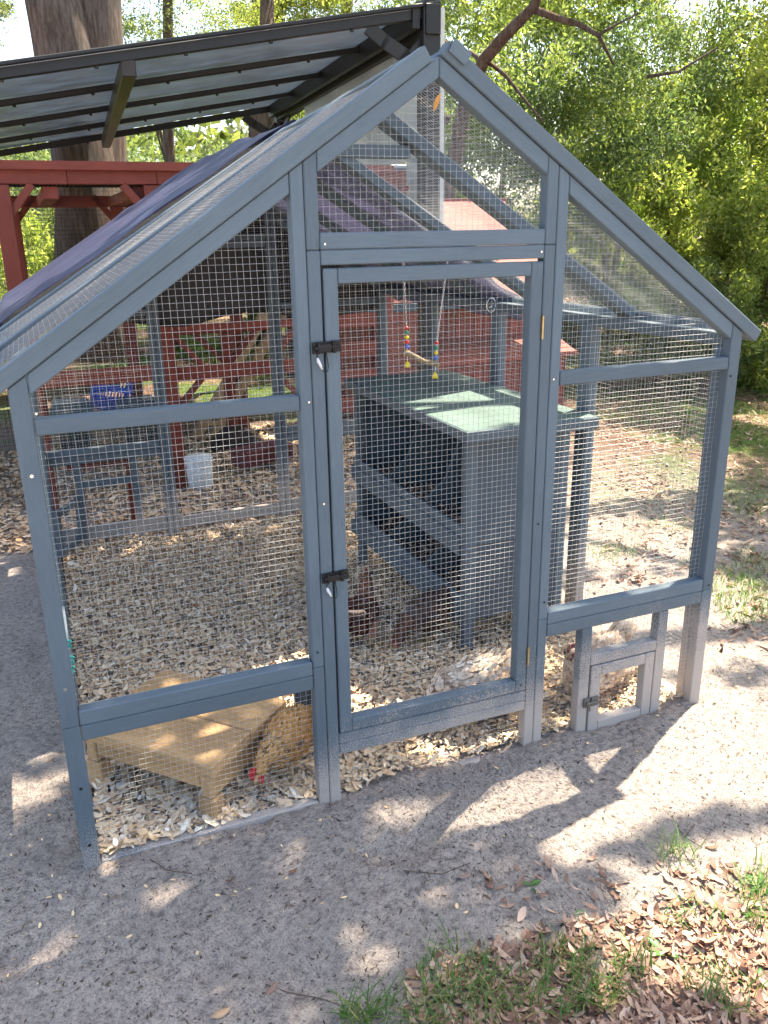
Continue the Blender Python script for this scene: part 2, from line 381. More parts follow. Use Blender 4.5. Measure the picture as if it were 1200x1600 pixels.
# ------------------------------------------------------------------ scatter helpers
def flakes(n, pos, L, Wd, curl, tone, tilt=.5, yaw=None, seg=1):
    """n flat pieces; pos (n,3); L, Wd (n,); lens-shaped strips with seg*2 quads."""
    th = rng.uniform(0, 2*np.pi, n) if yaw is None else yaw
    a = rng.normal(0, tilt, n); b = rng.normal(0, tilt, n)
    ux = np.stack([np.cos(th)*np.cos(a), np.sin(th)*np.cos(a), np.sin(a)], -1)
    vx = np.stack([-np.sin(th)*np.cos(b), np.cos(th)*np.cos(b), np.sin(b)], -1)
    nn = np.cross(ux, vx)
    prof = {1: [(-1, .35), (.0, 1), (1, .3)], 2: [(-1, .08), (-.45, .85), (.1, 1), (.6, .7), (1, .06)]}[seg]
    V = []; curl = np.broadcast_to(np.asarray(curl, dtype=float), (n,))
    for s_, w_ in prof:
        base = pos + ux*(L*s_*.5)[:, None] + nn*(curl*(s_*s_))[:, None]
        V += [base - vx*(Wd*w_*.5)[:, None], base + vx*(Wd*w_*.5)[:, None]]
    k = len(prof); V = np.stack(V, 1).reshape(-1, 3)
    f = np.array([(2*i, 2*i+1, 2*i+3, 2*i+2) for i in range(k-1)])
    F = (np.arange(n)[:, None, None]*2*k + f[None]).reshape(-1, 4)
    return V, F, np.repeat(tone, k-1)

# ------------------------------------------------------------------ the wire run
ZA, SL, ZE = 1.92, .675, 1.245                       # seam: apex height, slope, height at the outer post
D = 2.78; T = .036
run = thing('chicken_run', 'blue grey gabled wooden walk-in run of wire mesh with a tarp on its back half', 'run', (0, 0, 0))
PF = PAINTS
def apexdrop(y): q = min(max(y/1.25, 0), 1); return .052*q*(1.6-.6*q)
ZB = [0.]
def zs(x): return ZA - ZB[0]*(1-abs(x)) - SL*abs(x)
def vpost(x0, x1, z0, top=None, y0=0., y1=T, mat=PF, name='post', parent=None):
    zt0, zt1 = (zs(x0), zs(x1)) if top is None else (top, top)
    return prism(name, [(x0, z0), (x1, z0), (x1, zt1), (x0, zt0)][:], y0, y1, math.pi/2, mat, parent or run)
def hrail(x0, x1, z0, z1, y0=0., y1=T, name='rail', mat=PF, parent=None, dz=0.):
    return prism(name, [(x0, z0), (x1, z0+dz), (x1, z1+dz), (x0, z1)], y0, y1, math.atan2(dz, x1-x0), mat, parent or run)
e = .0006
wirejob = []
def gable(y0, yflip, front):
    """the end wall standing at y0..y0+T"""
    y1 = y0+T
    for s in (-1, 1):
        def X(a, b): return (min(s*a, s*b), max(s*a, s*b))
        a, b = X(.958, 1.0)
        vpost(a+e, b-e, .424, y0=y0, y1=y1); vpost(a, b, -.2, .4235, y0=y0, y1=y1)
        a, b = X(.3345, .3665)
        vpost(a+e, b-e, .444, y0=y0, y1=y1); vpost(a+e, b-e, -.2, .4435, y0=y0, y1=y1)
        a, b = X(.3015, .3335)
        vpost(a, b, -.2, 1.5065, y0=y0, y1=y1, name='jamb'); vpost(a, b, 1.5075, y0=y0, y1=y1)
        # sloping member under the roof panel, side piece and centre piece
        for xa, xb in ((.3675, .957), (.0006, .3008)):
            h = .0445
            pts = [(s*xa, zs(xa)), (s*xb, zs(xb)), (s*xb, zs(xb)-h), (s*xa, zs(xa)-h)]
            if xa < .01: pts = [(s*xa, zs(xa)), (s*xb, zs(xb)), (s*xb, zs(xb)-h), (s*xa, zs(xa)-h)]
            prism('rafter', pts, y0, y1, math.atan2(-s*SL, 1), PF, run)
        a, b = X(.3675, .957)
        hrail(a, b, 1.141, 1.177, y0, y1); hrail(a, b, .4235, .463, y0, y1); hrail(a, b, .381, .4225, y0, y1)
        hrail(a, b, -.06, .020 if not (front and s > 0) else -.002, y0+.003, y1-.003, name='sill')
    hrail(-.3005, .3005, 1.508, 1.545, y0, y1); hrail(-.3005, .3005, 1.4735, 1.507, y0, y1)
    hrail(-.3005, .3005, -.06, .005, y0+.003, y1-.003, name='sill')
gable(0, 1, True)
ZB[0] = apexdrop(D); gable(D-T, -1, False); ZB[0] = 0.

# wire cloth --------------------------------------------------------------
def clipline(poly, p, d):
    t0, t1 = -1e9, 1e9; n = len(poly)
    cx = sum(q[0] for q in poly)/n; cyy = sum(q[1] for q in poly)/n
    for i in range(n):
        a, b = poly[i], poly[(i+1) % n]; ex, ey = b[0]-a[0], b[1]-a[1]; nxn, nyn = -ey, ex
        if nxn*(cx-a[0])+nyn*(cyy-a[1]) < 0: nxn, nyn = -nxn, -nyn
        den = nxn*d[0]+nyn*d[1]; num = nxn*(p[0]-a[0])+nyn*(p[1]-a[1])
        if abs(den) < 1e-9:
            if num < 0: return None
        else:
            tt = -num/den
            if den > 0: t0 = max(t0, tt)
            else: t1 = min(t1, tt)
    return (t0, t1) if t1-t0 > .004 else None
def wiremesh(name, poly, O, U, Vv, parent, step=.0155, rad=.00045, seg=.25, mat=None, wob=.0012, kind=True):
    """woven wire filling the convex outline poly (u,v) in the plane O + u*U + v*Vv"""
    O, U, Vv = Vector(O), Vector(U).normalized(), Vector(Vv).normalized(); Nn = U.cross(Vv)
    VV = []; FF = []; us = [p[0] for p in poly]; vs = [p[1] for p in poly]
    sd = random.uniform(0, 50)
    for dirn in (0, 1):
        lo, hi = (min(us), max(us)) if dirn == 0 else (min(vs), max(vs))
        n_ = int((hi-lo)/step)
        for i in range(1, n_+1):
            c = lo + i*step - step*.4
            if c >= hi: break
            p, d = ((c, 0), (0, 1)) if dirn == 0 else ((0, c), (1, 0))
            r_ = clipline(poly, p, d)
            if not r_: continue
            t0, t1 = r_; m_ = max(1, int(round((t1-t0)/seg))); base = len(VV)
            for j in range(m_+1):
                tt = t0+(t1-t0)*j/m_; a, b = p[0]+d[0]*tt, p[1]+d[1]*tt
                wv_ = wob*2.6*noise.noise(Vector((a*3+sd, b*3, dirn*7.7))) + wob*.5*random.uniform(-1, 1)
                wn = 5*wob*noise.noise(Vector((a*2.1+sd, b*2.1, 4.)))
                if dirn == 0: a += wv_
                else: b += wv_
                q = O+U*a+Vv*b+Nn*(wn+(rad if dirn else -rad)); S = (U if dirn == 0 else Vv)
                VV += [q+S*rad, q-S*rad*.5+Nn*rad*.87, q-S*rad*.5-Nn*rad*.87]
            for j in range(m_):
                o = base+3*j
                for k in range(3): FF.append((o+k, o+(k+1) % 3, o+3+(k+1) % 3, o+3+k))
    A = np.array([tuple(v) for v in VV]); c = Vector(A.mean(0).tolist()); A = A-np.array(c)
    o = meshobj(name, from_np(name, A, FF, mat or WIRE, True), Matrix.Translation(c), parent)
    if kind: o['kind'] = 'stuff'
    return o
def gable_mesh(y, skipdoor=True, popside=1):
    for s in (-1, 1):
        P = [(s*.367, 1.16), (s*.965, 1.16), (s*.965, zs(.965)-.02), (s*.367, zs(.367)-.02)]
        wiremesh('wire_mesh', P, (0, y, 0), (1, 0, 0), (0, 0, 1), run)
        P = [(s*.36, .44), (s*.965, .44), (s*.965, 1.16), (s*.36, 1.16)]
        wiremesh('wire_mesh', P, (0, y, 0), (1, 0, 0), (0, 0, 1), run)
        if s == popside:
            for a, b, c, d in ((.36, .515, -.03, .39), (.515, .81, .265, .39), (.81, .965, -.03, .39)):
                wiremesh('wire_mesh', [(s*a, c), (s*b, c), (s*b, d), (s*a, d)], (0, y, 0), (1, 0, 0), (0, 0, 1), run)
        else:
            wiremesh('wire_mesh', [(s*.36, -.03), (s*.965, -.03), (s*.965, .39), (s*.36, .39)], (0, y, 0), (1, 0, 0), (0, 0, 1), run)
    wiremesh('wire_mesh', [(-.32, 1.53), (.32, 1.53), (.32, zs(.32)-.02), (0, ZA-.02), (-.32, zs(.32)-.02)], (0, y, 0), (1, 0, 0), (0, 0, 1), run)
gable_mesh(.030, popside=1)
ZB[0] = apexdrop(D); gable_mesh(D-.030, popside=-1); ZB[0] = 0.
# the strip of wire and the threshold rails beneath the front door
wiremesh('wire_mesh', [(-.31, -.03), (.31, -.03), (.31, .20), (-.31, .20)], (0, .030, 0), (1, 0, 0), (0, 0, 1), run)
hrail(-.3008, .3008, .190, .223, name='threshold', dz=-.008); hrail(-.3008, .3008, .156, .1892, name='threshold', dz=-.008)
# people door
dx0, dx1, dt = -.2965, .2985, .033
vpost(dx0, dx0+.035, .2255, 1.466, y0=-.002, y1=dt, name='door_stile')
vpost(dx1-.035, dx1, .219, 1.466, y0=-.002, y1=dt, name='door_stile')
hrail(dx0+.0355, dx1-.0355, 1.431, 1.466, -.002, dt, name='door_rail'); hrail(dx0+.0355, dx1-.0355, .2250, .262, -.002, dt, name='door_rail', dz=-.006)
wiremesh('door_mesh', [(dx0+.02, .24), (dx1-.02, .24), (dx1-.02, 1.45), (dx0+.02, 1.45)], (0, .029, 0), (1, 0, 0), (0, 0, 1), run)
# pop door, lower right of the front and lower left of the back
def popdoor(s, y0):
    y1 = y0+T
    def X(a, b): return (min(s*a, s*b), max(s*a, s*b))
    a, b = X(.496, .534); vpost(a, b, -.2, .3805, y0=y0, y1=y1, mat=PF)
    a, b = X(.790, .828); vpost(a, b, -.2, .3805, y0=y0, y1=y1, mat=PF)
    a, b = X(.5345, .7895); hrail(a, b, .245, .281, y0, y1)
    fy0, fy1 = (y0-.002, y1-.004)
    if s < 0:                                         # the far one stands open, swung inwards
        A, B = Vector((-.83, y0-.005, 0)), Vector((-.955, y0-.225, 0)); zb, zt = -.045, .20
        for q in (A, B): beam('pop_door_stile', q+Vector((0, 0, zb)), q+Vector((0, 0, zt)), .034, .030, PAINT, run, up=(B-A))
        for z in (zb+.018, zt-.018): beam('pop_door_rail', A+Vector((0, 0, z))+(B-A)*.075, B+Vector((0, 0, z))-(B-A)*.075, .030, .034, PAINT, run)
        wiremesh('pop_door_mesh', [(.02, zb+.02), (.23, zb+.02), (.23, zt-.02), (.02, zt-.02)], A, (B-A), (0, 0, 1), run)
        return
    a, b = X(.540, .578); vpost(a, b, -.005, .2415, y0=fy0, y1=fy1, name='pop_door_stile')
    a, b = X(.749, .786); vpost(a, b, -.005, .2415, y0=fy0, y1=fy1, name='pop_door_stile')
    a, b = X(.5785, .7485); hrail(a, b, .205, .2415, fy0, fy1, name='pop_door_rail'); hrail(a, b, .000, .0385, fy0, fy1, name='pop_door_rail')
    a, b = X(.56, .765); wiremesh('pop_door_mesh', [(a, .02), (b, .02), (b, .22), (a, .22)], (0, y0+.029, 0), (1, 0, 0), (0, 0, 1), run)
    lm = MB(); c = s*.538; lm.bx(c-.024, c-.004, y0-.010, y0-.003, .105, .135); lm.bx(c+.004, c+.030, y0-.010, y0-.003, .105, .135)
    lm.tube([(c-.018, y0-.014, .12), (c+.026, y0-.014, .12)], .0045, 8); lm.tube([(c-.01, y0-.015, .12), (c-.012, y0-.022, .112), (c-.012, y0-.024, .1)], .003, 6)
    lm.build('pop_door_latch', simple('dusty_bolt', (.14, .12, .10), .8), run)
popdoor(1, 0); popdoor(-1, D-T)

# latches with looped cords
def latch(x, z, tilt):
    c = Matrix.Translation((x, -.004, z)) @ Matrix.Rotation(-tilt, 4, 'Y')
    mb = MB(); mb.boxm(c @ Matrix.Translation((-.006, 0, 0)), .052, .006, .026); mb.boxm(c @ Matrix.Translation((.031, 0, 0)), .018, .006, .026)
    mb.boxm(c @ Matrix.Translation((-.004, -.006, 0)), .034, .008, .016)
    for dx in (.018, .0225, -.018): mb.boxm(c @ Matrix.Translation((dx, -.006, 0)), .003, .010, .028)
    mb.tube([c @ Vector((-.028, -.007, 0)), c @ Vector((.034, -.007, 0))], .0042, 8)
    o = mb.build('latch', LATCHM, run)
    pts = [c @ Vector(p) for p in ((-.018, -.013, -.004), (-.026, -.014, -.014), (-.024, -.012, -.022))]
    MB().tube(pts, .0018, 6).build('cord', LATCHM, o)
    pts = [c @ Vector(p) for p in ((-.014, -.012, -.052), (-.008, -.012, -.0565), (-.001, -.012, -.054), (.0015, -.012, -.045), (.0005, -.012, -.030), (-.002, -.012, -.008))]
    MB().tube(pts, .0013, 6).build('cord', LATCHM, o)
    MB().tube([c @ Vector((-.0245, -.012, -.021)), c @ Vector((-.0225, -.012, -.030)), c @ Vector((-.018, -.012, -.040)), c @ Vector((-.0145, -.012, -.050))], [.0022, .0042, .0034, .0018], 8).build('cord_clip', WHITEP, o, True)
latch(-.300, 1.288, .03); latch(-.300, .700, .05)
for z in (1.30, .335):
    MB().bx(.2992, .3030, -.0065, .006, z-.028, z+.028).tube([(.3012, -.006, z-.03), (.3012, -.006, z+.03)], .0026, 8).build('hinge', BRASS, run)
for x_, z in ((-.95, 1.19), (-.345, 1.16), (.345, 1.16), (.97, 1.12), (-.352, .49), (.352, .50), (.98, .44), (.98, .2), (-.29, 1.52), (.29, 1.49), (-.28, .24), (.28, .24), (-.318, .9), (.318, .75)):
    MB().tube([(x_, -.0028, z), (x_, .002, z)], .0028, 8).build('screw', LATCHM if random.random() < .5 else CHROME, run)
for z in (1.055, .53, .25, .08):
    MB().tube([(-.978, -.0012, z), (-.978, .004, z)], .0042, 10).build('screw', CHROME if z > .4 else LATCHM, run)

# side walls
PITCH_Y = (D-2*T)/4
for s in (-1, 1):
    xo, xi = s*1.0, s*.958; xa, xb = min(xo, xi), max(xo, xi)
    for k in range(4):
        ya = T+k*PITCH_Y; yb = ya+PITCH_Y
        for y0 in (ya+.0005, yb-.0365): box('post', xa+.0006, xb-.0006, y0, y0+.036, -.22, 1.205, PAINTS if k < 2 else PAINT, run)
        box('top_plate', xa, xb, ya+.0005, yb-.0005, 1.2055, 1.243, PAINT, run)
        box('sill', xa+.001, xb-.001, ya+.037, yb-.037, -.15, -.04 if k > 1 else 0.0, PAINTS, run)
        if not (s == 1): box('rail', xa+.001, xb-.001, ya+.037, yb-.037, .42, .458, PAINT, run)
        wiremesh('wire_mesh', [(ya+.01, -.08), (yb-.01, -.08), (yb-.01, 1.22), (ya+.01, 1.22)], (s*.985, 0, 0), (0, 1, 0), (0, 0, 1), run, step=.0155, rad=.00044)
box('rail', .959, .999, .68, T+PITCH_Y*2, .83, .866, PAINT, run)

# roof: five framed wire panels on each slope
sl_len = math.hypot(1.045, 1.045*SL); cs = 1/math.hypot(1, SL); sn = SL*cs
PR = (D+.02)/5; th = .036
for s in (-1, 1):
    dn = Vector((s*cs, 0, -sn)); nr = Vector((s*sn, 0, cs)); org = Vector((0, 0, ZA+.0015))
    def RP(a, y, h): return org + dn*a + nr*h + Vector((0, y, -apexdrop(y)*max(0, 1-a*cs)))
    for k in range(5):
        ya = -.008+k*PR; yb = ya+PR
        for yc in (ya+.019, yb-.019):
            jx, jz = random.uniform(-.001, .001), random.uniform(0, .0015)
            beam('roof_rafter', RP(.0015 if s > 0 else .024, yc, th/2+jz), RP(1.045/cs, yc, th/2+jz), .036, th, PAINT, run, up=nr)
        beam('roof_rail', RP(.028 if s > 0 else .045, ya+.038, th/2), RP(.028 if s > 0 else .045, yb-.038, th/2), .036, th-.001, PAINT, run, up=nr)
        beam('roof_rail', RP(1.045/cs-.02, ya+.038, th/2), RP(1.045/cs-.02, yb-.038, th/2), .038, th-.001, PAINT, run, up=nr)
        o_ = RP(0, ya+PR/2, .026); o_.y = 0; dn2 = (RP(1.2, ya+PR/2, 0)-RP(0, ya+PR/2, 0)).normalized()
        wiremesh('roof_mesh', [(.02, ya+.01), (1.22, ya+.01), (1.22, yb-.01), (.02, yb-.01)], o_, dn2, (0, 1, 0), run, rad=.00045)
for k in (1, 3):
    y = -.008+k*PR; box('collar_tie', -.17, .17, y-.018, y+.018, 1.748, 1.784, PAINT, run)
# small caps where the boards meet at the peak
prism('ridge_cap', [(.016, 1.928), (.058, 1.900), (.076, 1.924), (.034, 1.955)], -.0135, -.0085, -.59, PAINT, run, .001)
# eave board that runs back from the left front corner
for k in range(4):
    y0 = .02+k*.69
    beam('fascia', (-1.052, y0, 1.215), (-1.052, y0+.685, 1.215), .012, .055, PAINT, run)

# ------------------------------------------------------------------ tarp over the back of the run
def sheet(name, fn, nu, nv, mat, thick=.0012, parent=None, smooth=True):
    P = np.array([[fn(i/nu, j/nv) for j in range(nv+1)] for i in range(nu+1)], dtype=float)
    V = P.reshape(-1, 3); I = np.arange(len(V)).reshape(nu+1, nv+1)
    F = np.stack([I[:-1, :-1], I[1:, :-1], I[1:, 1:], I[:-1, 1:]], -1).reshape(-1, 4)
    me = from_np(name, V, F, mat, smooth); o = meshobj(name, me, Matrix.Identity(4), parent)
    so_ = o.modifiers.new('thickness', 'SOLIDIFY'); so_.thickness = thick; return o
def roofz(x, y=2.): return ZA+.0015-SL*abs(x) + .038/cs - apexdrop(y)*max(0, 1-abs(x))
def tarpfn(u, v):
    # u: from the left eave over the ridge to the hanging right edge; v: front to back
    s_ = -1.10+u*2.26                                 # unrolled x
    y0 = 1.145 if s_ < 0 else 1.145+.24*min(s_, 1)
    if s_ > 1: y0 = 1.34+.03*math.sin(9*s_)
    y = y0+(2.87-y0)*v
    if s_ < -1.04: x = -1.045-(-1.04-s_)*.5; z = roofz(1.04)-(-1.04-s_)*1.2
    elif s_ <= 1.03: x = s_; z = roofz(s_)
    else: x = 1.05+.03*math.sin(7*y); z = roofz(1.03)-(s_-1.03)*.85
    sag = .010*math.sin(v*4*math.pi*1.15)**2
    z += .009 + .012*noise.noise(Vector((x*3.2, y*3, 0))) + .006*noise.noise(Vector((x*11, y*7, 5))) + .004*math.sin((x*1.2+y)*14) - (sag if abs(s_) < 1 else 0)
    z = max(z, roofz(x)+.003) if abs(s_) < 1.03 else z
    return (x, y, z)
tp = sheet('roof_tarp', tarpfn, 90, 44, TARP); tag(tp, 'purple blue tarpaulin stretched over the back half of the grey run roof', 'tarp')
def backfn(u, v):
    x = -1.0+2.0*u; zt = roofz(x)-.02; zb = 1.10+.02*math.sin(x*7)+.02*noise.noise(Vector((x*3, 0, 0)))
    return (x, D+.02+.012*noise.noise(Vector((x*5, v*3, 2))), zt+(zb-zt)*v)
bt = sheet('back_tarp', backfn, 40, 14, simple('charcoal_tarpaulin', (.022, .021, .026), .6, 0, .2, 5, .01)); tag(bt, 'dark tarpaulin hung across the top of the far gable of the run', 'tarp')
# carabiner that ties the tarp corner to the right wall
cb = MB(); cc = Vector((.93, 1.37, 1.235))
ring = [cc+Vector((.022*math.cos(a), .0, .034*math.sin(a)*(1 if math.sin(a) < 0 else .8))) for a in np.linspace(0, 2*math.pi, 13)]
cb.tube(ring, .0028, 6); cb.tube([cc+Vector((-.012, 0, -.012)), cc+Vector((.014, 0, -.006))], .003, 6)
tag(cb.build('carabiner', CHROME, None, True), 'steel carabiner clipped to the tarp corner above the nest box', 'carabiner')

# ------------------------------------------------------------------ nest box
nb = thing('nest_box', 'slate blue two tier nest box with pale green roof inside the run', 'nest box', (.66, 1.2, 0))
NX0, NX1, NY0, NY1 = .442, .872, .655, 1.80
FL1, FL2 = .135, .415                                # floors of the tiers
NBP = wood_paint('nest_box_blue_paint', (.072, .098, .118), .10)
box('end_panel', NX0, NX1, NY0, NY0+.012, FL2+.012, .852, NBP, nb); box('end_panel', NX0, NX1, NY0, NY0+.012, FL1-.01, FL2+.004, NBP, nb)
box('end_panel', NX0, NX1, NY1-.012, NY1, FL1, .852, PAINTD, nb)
for x in (NX0-.002, NX1-.036):
    for y in (NY0-.004, NY1-.034): box('leg', x, x+.038, y, y+.038, -.12, .850, PAINT, nb)
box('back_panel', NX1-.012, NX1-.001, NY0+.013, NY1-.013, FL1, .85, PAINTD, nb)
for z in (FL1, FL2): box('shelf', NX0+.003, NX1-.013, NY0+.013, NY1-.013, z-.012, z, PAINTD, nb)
# front lips
box('front_lip', NX0-.006, NX0+.010, NY0+.036, NY1+.03, FL2+.01, FL2+.085, PAINT, nb)
box('front_lip', NX0-.016, NX0-.0065, NY0+.036, NY1+.03, FL2-.03, FL2+.045, PAINT, nb)
box('front_lip', NX0-.006, NX0+.010, NY0+.036, NY1+.03, FL1+.01, FL1+.085, PAINT, nb)
box('front_lip', NX0-.016, NX0-.0065, NY0+.036, NY1+.06, FL1-.035, FL1+.04, PAINT, nb)
for zb, zt in ((FL1, FL2-.013), (FL2, .848)):
    for k in (1, 2):
        y = NY0+(NY1-NY0)*k/3
        n = 6; pts = [(NX0+.02, zb), (NX1-.014, zb), (NX1-.014, zt-.02), (NX0+.20, zt-.02), (NX0+.10, zb+.16), (NX0+.02, zb+.10)]
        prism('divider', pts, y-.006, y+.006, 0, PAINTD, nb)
box('roof', .408, .953, .600, 1.835, .872, .884, ROOFGREEN, nb)
box('roof_edge', .400, .4078, .596, 1.835, .845, .883, PAINT, nb); box('roof_edge', .4005, .955, .590, .5985, .842, .883, PAINT, nb)
box('roof_bearer', .42, .90, .6, .625, .853, .8715, PAINT, nb)
n = 3800; P = np.stack([rng.uniform(NX0+.02, NX1-.02, n), rng.uniform(NY0+.02, NY1-.02, n), np.where(rng.random(n) < .5, FL1, FL2)+.006+np.abs(rng.normal(0, .022, n))], -1)
V, F, tn = flakes(n, P, rng.uniform(.015, .04, n), rng.uniform(.003, .012, n), .003, rng.uniform(.1, .8, n), .35)
V -= np.array([.66, 1.2, .2]); o = meshobj('bedding', from_np('bedding', V, F, CHIP, False, tn), Matrix.Translation((.66, 1.2, .2)), nb); o['kind'] = 'stuff'

# ------------------------------------------------------------------ bird swing
sw = thing('swing_perch', 'wooden branch perch swing with coloured beads on two chains over the nest box', 'swing', (.52, 1.1, 1.04))
A0, A1 = Vector((.345, 1.0, 1.53)), Vector((.395, 1.08, 1.20)); B0, B1 = Vector((.60, 1.13, 1.47)), Vector((.545, 1.12, 1.13))
PA, PB = Vector((.398, 1.08, 1.095)), Vector((.537, 1.12, 1.035))
def chain(p0, p1, parent):
    L = (p1-p0).length; n = int(L/.011); mb = MB(); d = (p1-p0).normalized(); a = d.cross(Vector((0, 1, 0))).normalized(); b = d.cross(a)
    for i in range(n):
        c = p0+(p1-p0)*(i+.5)/n; s_ = a if i % 2 else b
        mb.tube([c+d*(.0075*math.cos(t))+s_*(.0032*math.sin(t)) for t in np.linspace(0, 2*math.pi, 8)], .0010, 4)
    return mb.build('chain', CHROME, parent)
chain(A0, A1, sw); chain(B0, B1, sw)
pn = 9; mb = MB(); pts = []
for i in range(pn):
    f = i/(pn-1); q = (PA+Vector((-.022, -.01, .006))).lerp(PB+Vector((.022, .012, -.01)), f)
    pts.append(q+Vector((0, 0, .004*math.sin(f*9))))
mb.tube(pts, [.0105+.0022*math.sin(i*2.3) for i in range(pn)], 10); mb.build('perch', simple('bark_perch_wood', (.24, .18, .11), .9, 0, .2, 60, .002), sw, True)
for a, b, cols in ((A1, PA, (REDP, GREENP, YELLOWP, REDP, BLUEP)), (B1, PB, (REDP, GREENP, YELLOWP, BLUEP))):
    k = len(cols)
    MB().tube([a, b+Vector((0, 0, -.045))], .0009, 5).build('wire', CHROME, sw)
    for i, m_ in enumerate(cols):
        c = a.lerp(b, (i+.45)/(k+.9)); MB().ball(c, (.0085, .0085, .0075), 6).build('bead', m_, sw, True)
    c = b+Vector((0, 0, -.042)); MB().tube([c+Vector((0, 0, .012)), c+Vector((0, 0, .004)), c+Vector((0, 0, -.011))], [.003, .009, .0125], 10).build('bell', YELLOWP, sw, True)

# ------------------------------------------------------------------ low wooden stool in the front left corner
STW = wood_paint('yellow_pine_board', (.45, .285, .135), .30, rough=.75)
sc = Vector((-.668, .335, 0)); ex = Vector((.668, -.744, 0)).normalized(); ey = Vector((-ex.y, ex.x, 0)); HT = .195
st = thing('low_stool', 'low yellow pine plank stool standing on the wood chips beside the rooster', 'stool', (sc.x, sc.y, 0))
def SP(a, b, z): return sc+ex*a+ey*b+Vector((0, 0, z))
for k in range(2):
    b = (k-.5)*.194; beam('plank', SP(-.235, b, HT-.019), SP(.235, b, HT-.019-.003*k), .187, .038, STW, st, bev=.004)
for a in (-.205, .205):
    beam('end_board', SP(a, -.185, HT-.075), SP(a, .185, HT-.075), .036, .070, STW, st, bev=.003)
    for b in (-.165, .165): beam('leg', SP(a*1.0, b, HT-.111), SP(a, b, -.03), .045, .055, STW, st, up=ex, bev=.003)
beam('apron', SP(-.185, -.172, HT-.062), SP(.185, -.172, HT-.062), .022, .045, STW, st)
beam('apron', SP(-.185, .172, HT-.062), SP(.185, .172, HT-.062), .022, .045, STW, st)

# ------------------------------------------------------------------ hens
def feather(name, stops, sc_=42):
    m, t, bs, out = newmat(name); tc = t.nodes.new('ShaderNodeTexCoord')
    n = noise_n(t, tc.outputs['Object'], sc_, 5, .7, (.45, 1, 1)); n2 = noise_n(t, tc.outputs['Object'], 7, 3, .5)
    a = mth(t, 'ADD', mth(t, 'MULTIPLY', n.outputs[0], .6), mth(t, 'MULTIPLY', n2.outputs[0], .42))
    t.links.new(ramp(t, a, stops).outputs[0], bs.inputs['Base Color']); bs.inputs['Roughness'].default_value = .75
    bs.inputs['Sheen Weight'].default_value = .3; bump(t, n.outputs[0], bs, .014, 1.); return m
def quill(name, st): return leafmat(name, st, 0, .7)
QB = {}
F_BUFF = feather('golden_buff_feathers', [(.41, (.13, .05, .012)), (.5, (.42, .22, .06)), (.59, (.62, .40, .15))])
F_RUST = feather('rust_brown_feathers', [(.36, (.05, .018, .010)), (.5, (.20, .075, .035)), (.64, (.34, .15, .07))])
F_DARK = feather('dark_brown_feathers', [(.36, (.012, .008, .007)), (.52, (.06, .032, .022)), (.66, (.16, .08, .045))])
F_BLACK = feather('black_feathers', [(.36, (.006, .006, .008)), (.64, (.03, .03, .036))])
F_PALE = feather('pale_buff_feathers', [(.40, (.26, .15, .085)), (.5, (.52, .37, .25)), (.60, (.70, .58, .45))])
QM = {F_BUFF.name: quill('golden_buff_quills', [(0, (.34, .16, .045)), (.5, (.52, .29, .08)), (1, (.64, .40, .14))]),
      F_RUST.name: quill('rust_quills', [(0, (.06, .02, .012)), (.5, (.22, .085, .04)), (1, (.38, .18, .09))]),
      F_DARK.name: quill('dark_brown_quills', [(0, (.015, .01, .008)), (.5, (.07, .038, .026)), (1, (.17, .09, .05))]),
      F_PALE.name: quill('pale_buff_quills', [(0, (.34, .22, .14)), (.5, (.62, .47, .34)), (1, (.82, .72, .60))])}
COMB2 = simple('dull_comb_skin', (.22, .05, .045), .6, 0, .15, 90, .002)
COMB = simple('red_comb_skin', (.52, .02, .03), .55, 0, .15, 90, .002); BEAK = simple('horn_beak', (.42, .30, .14), .5); LEGM = simple('yellow_leg_skin', (.42, .30, .12), .6, 0, .2, 90); EYE = simple('eye', (.02, .008, .003), .15)
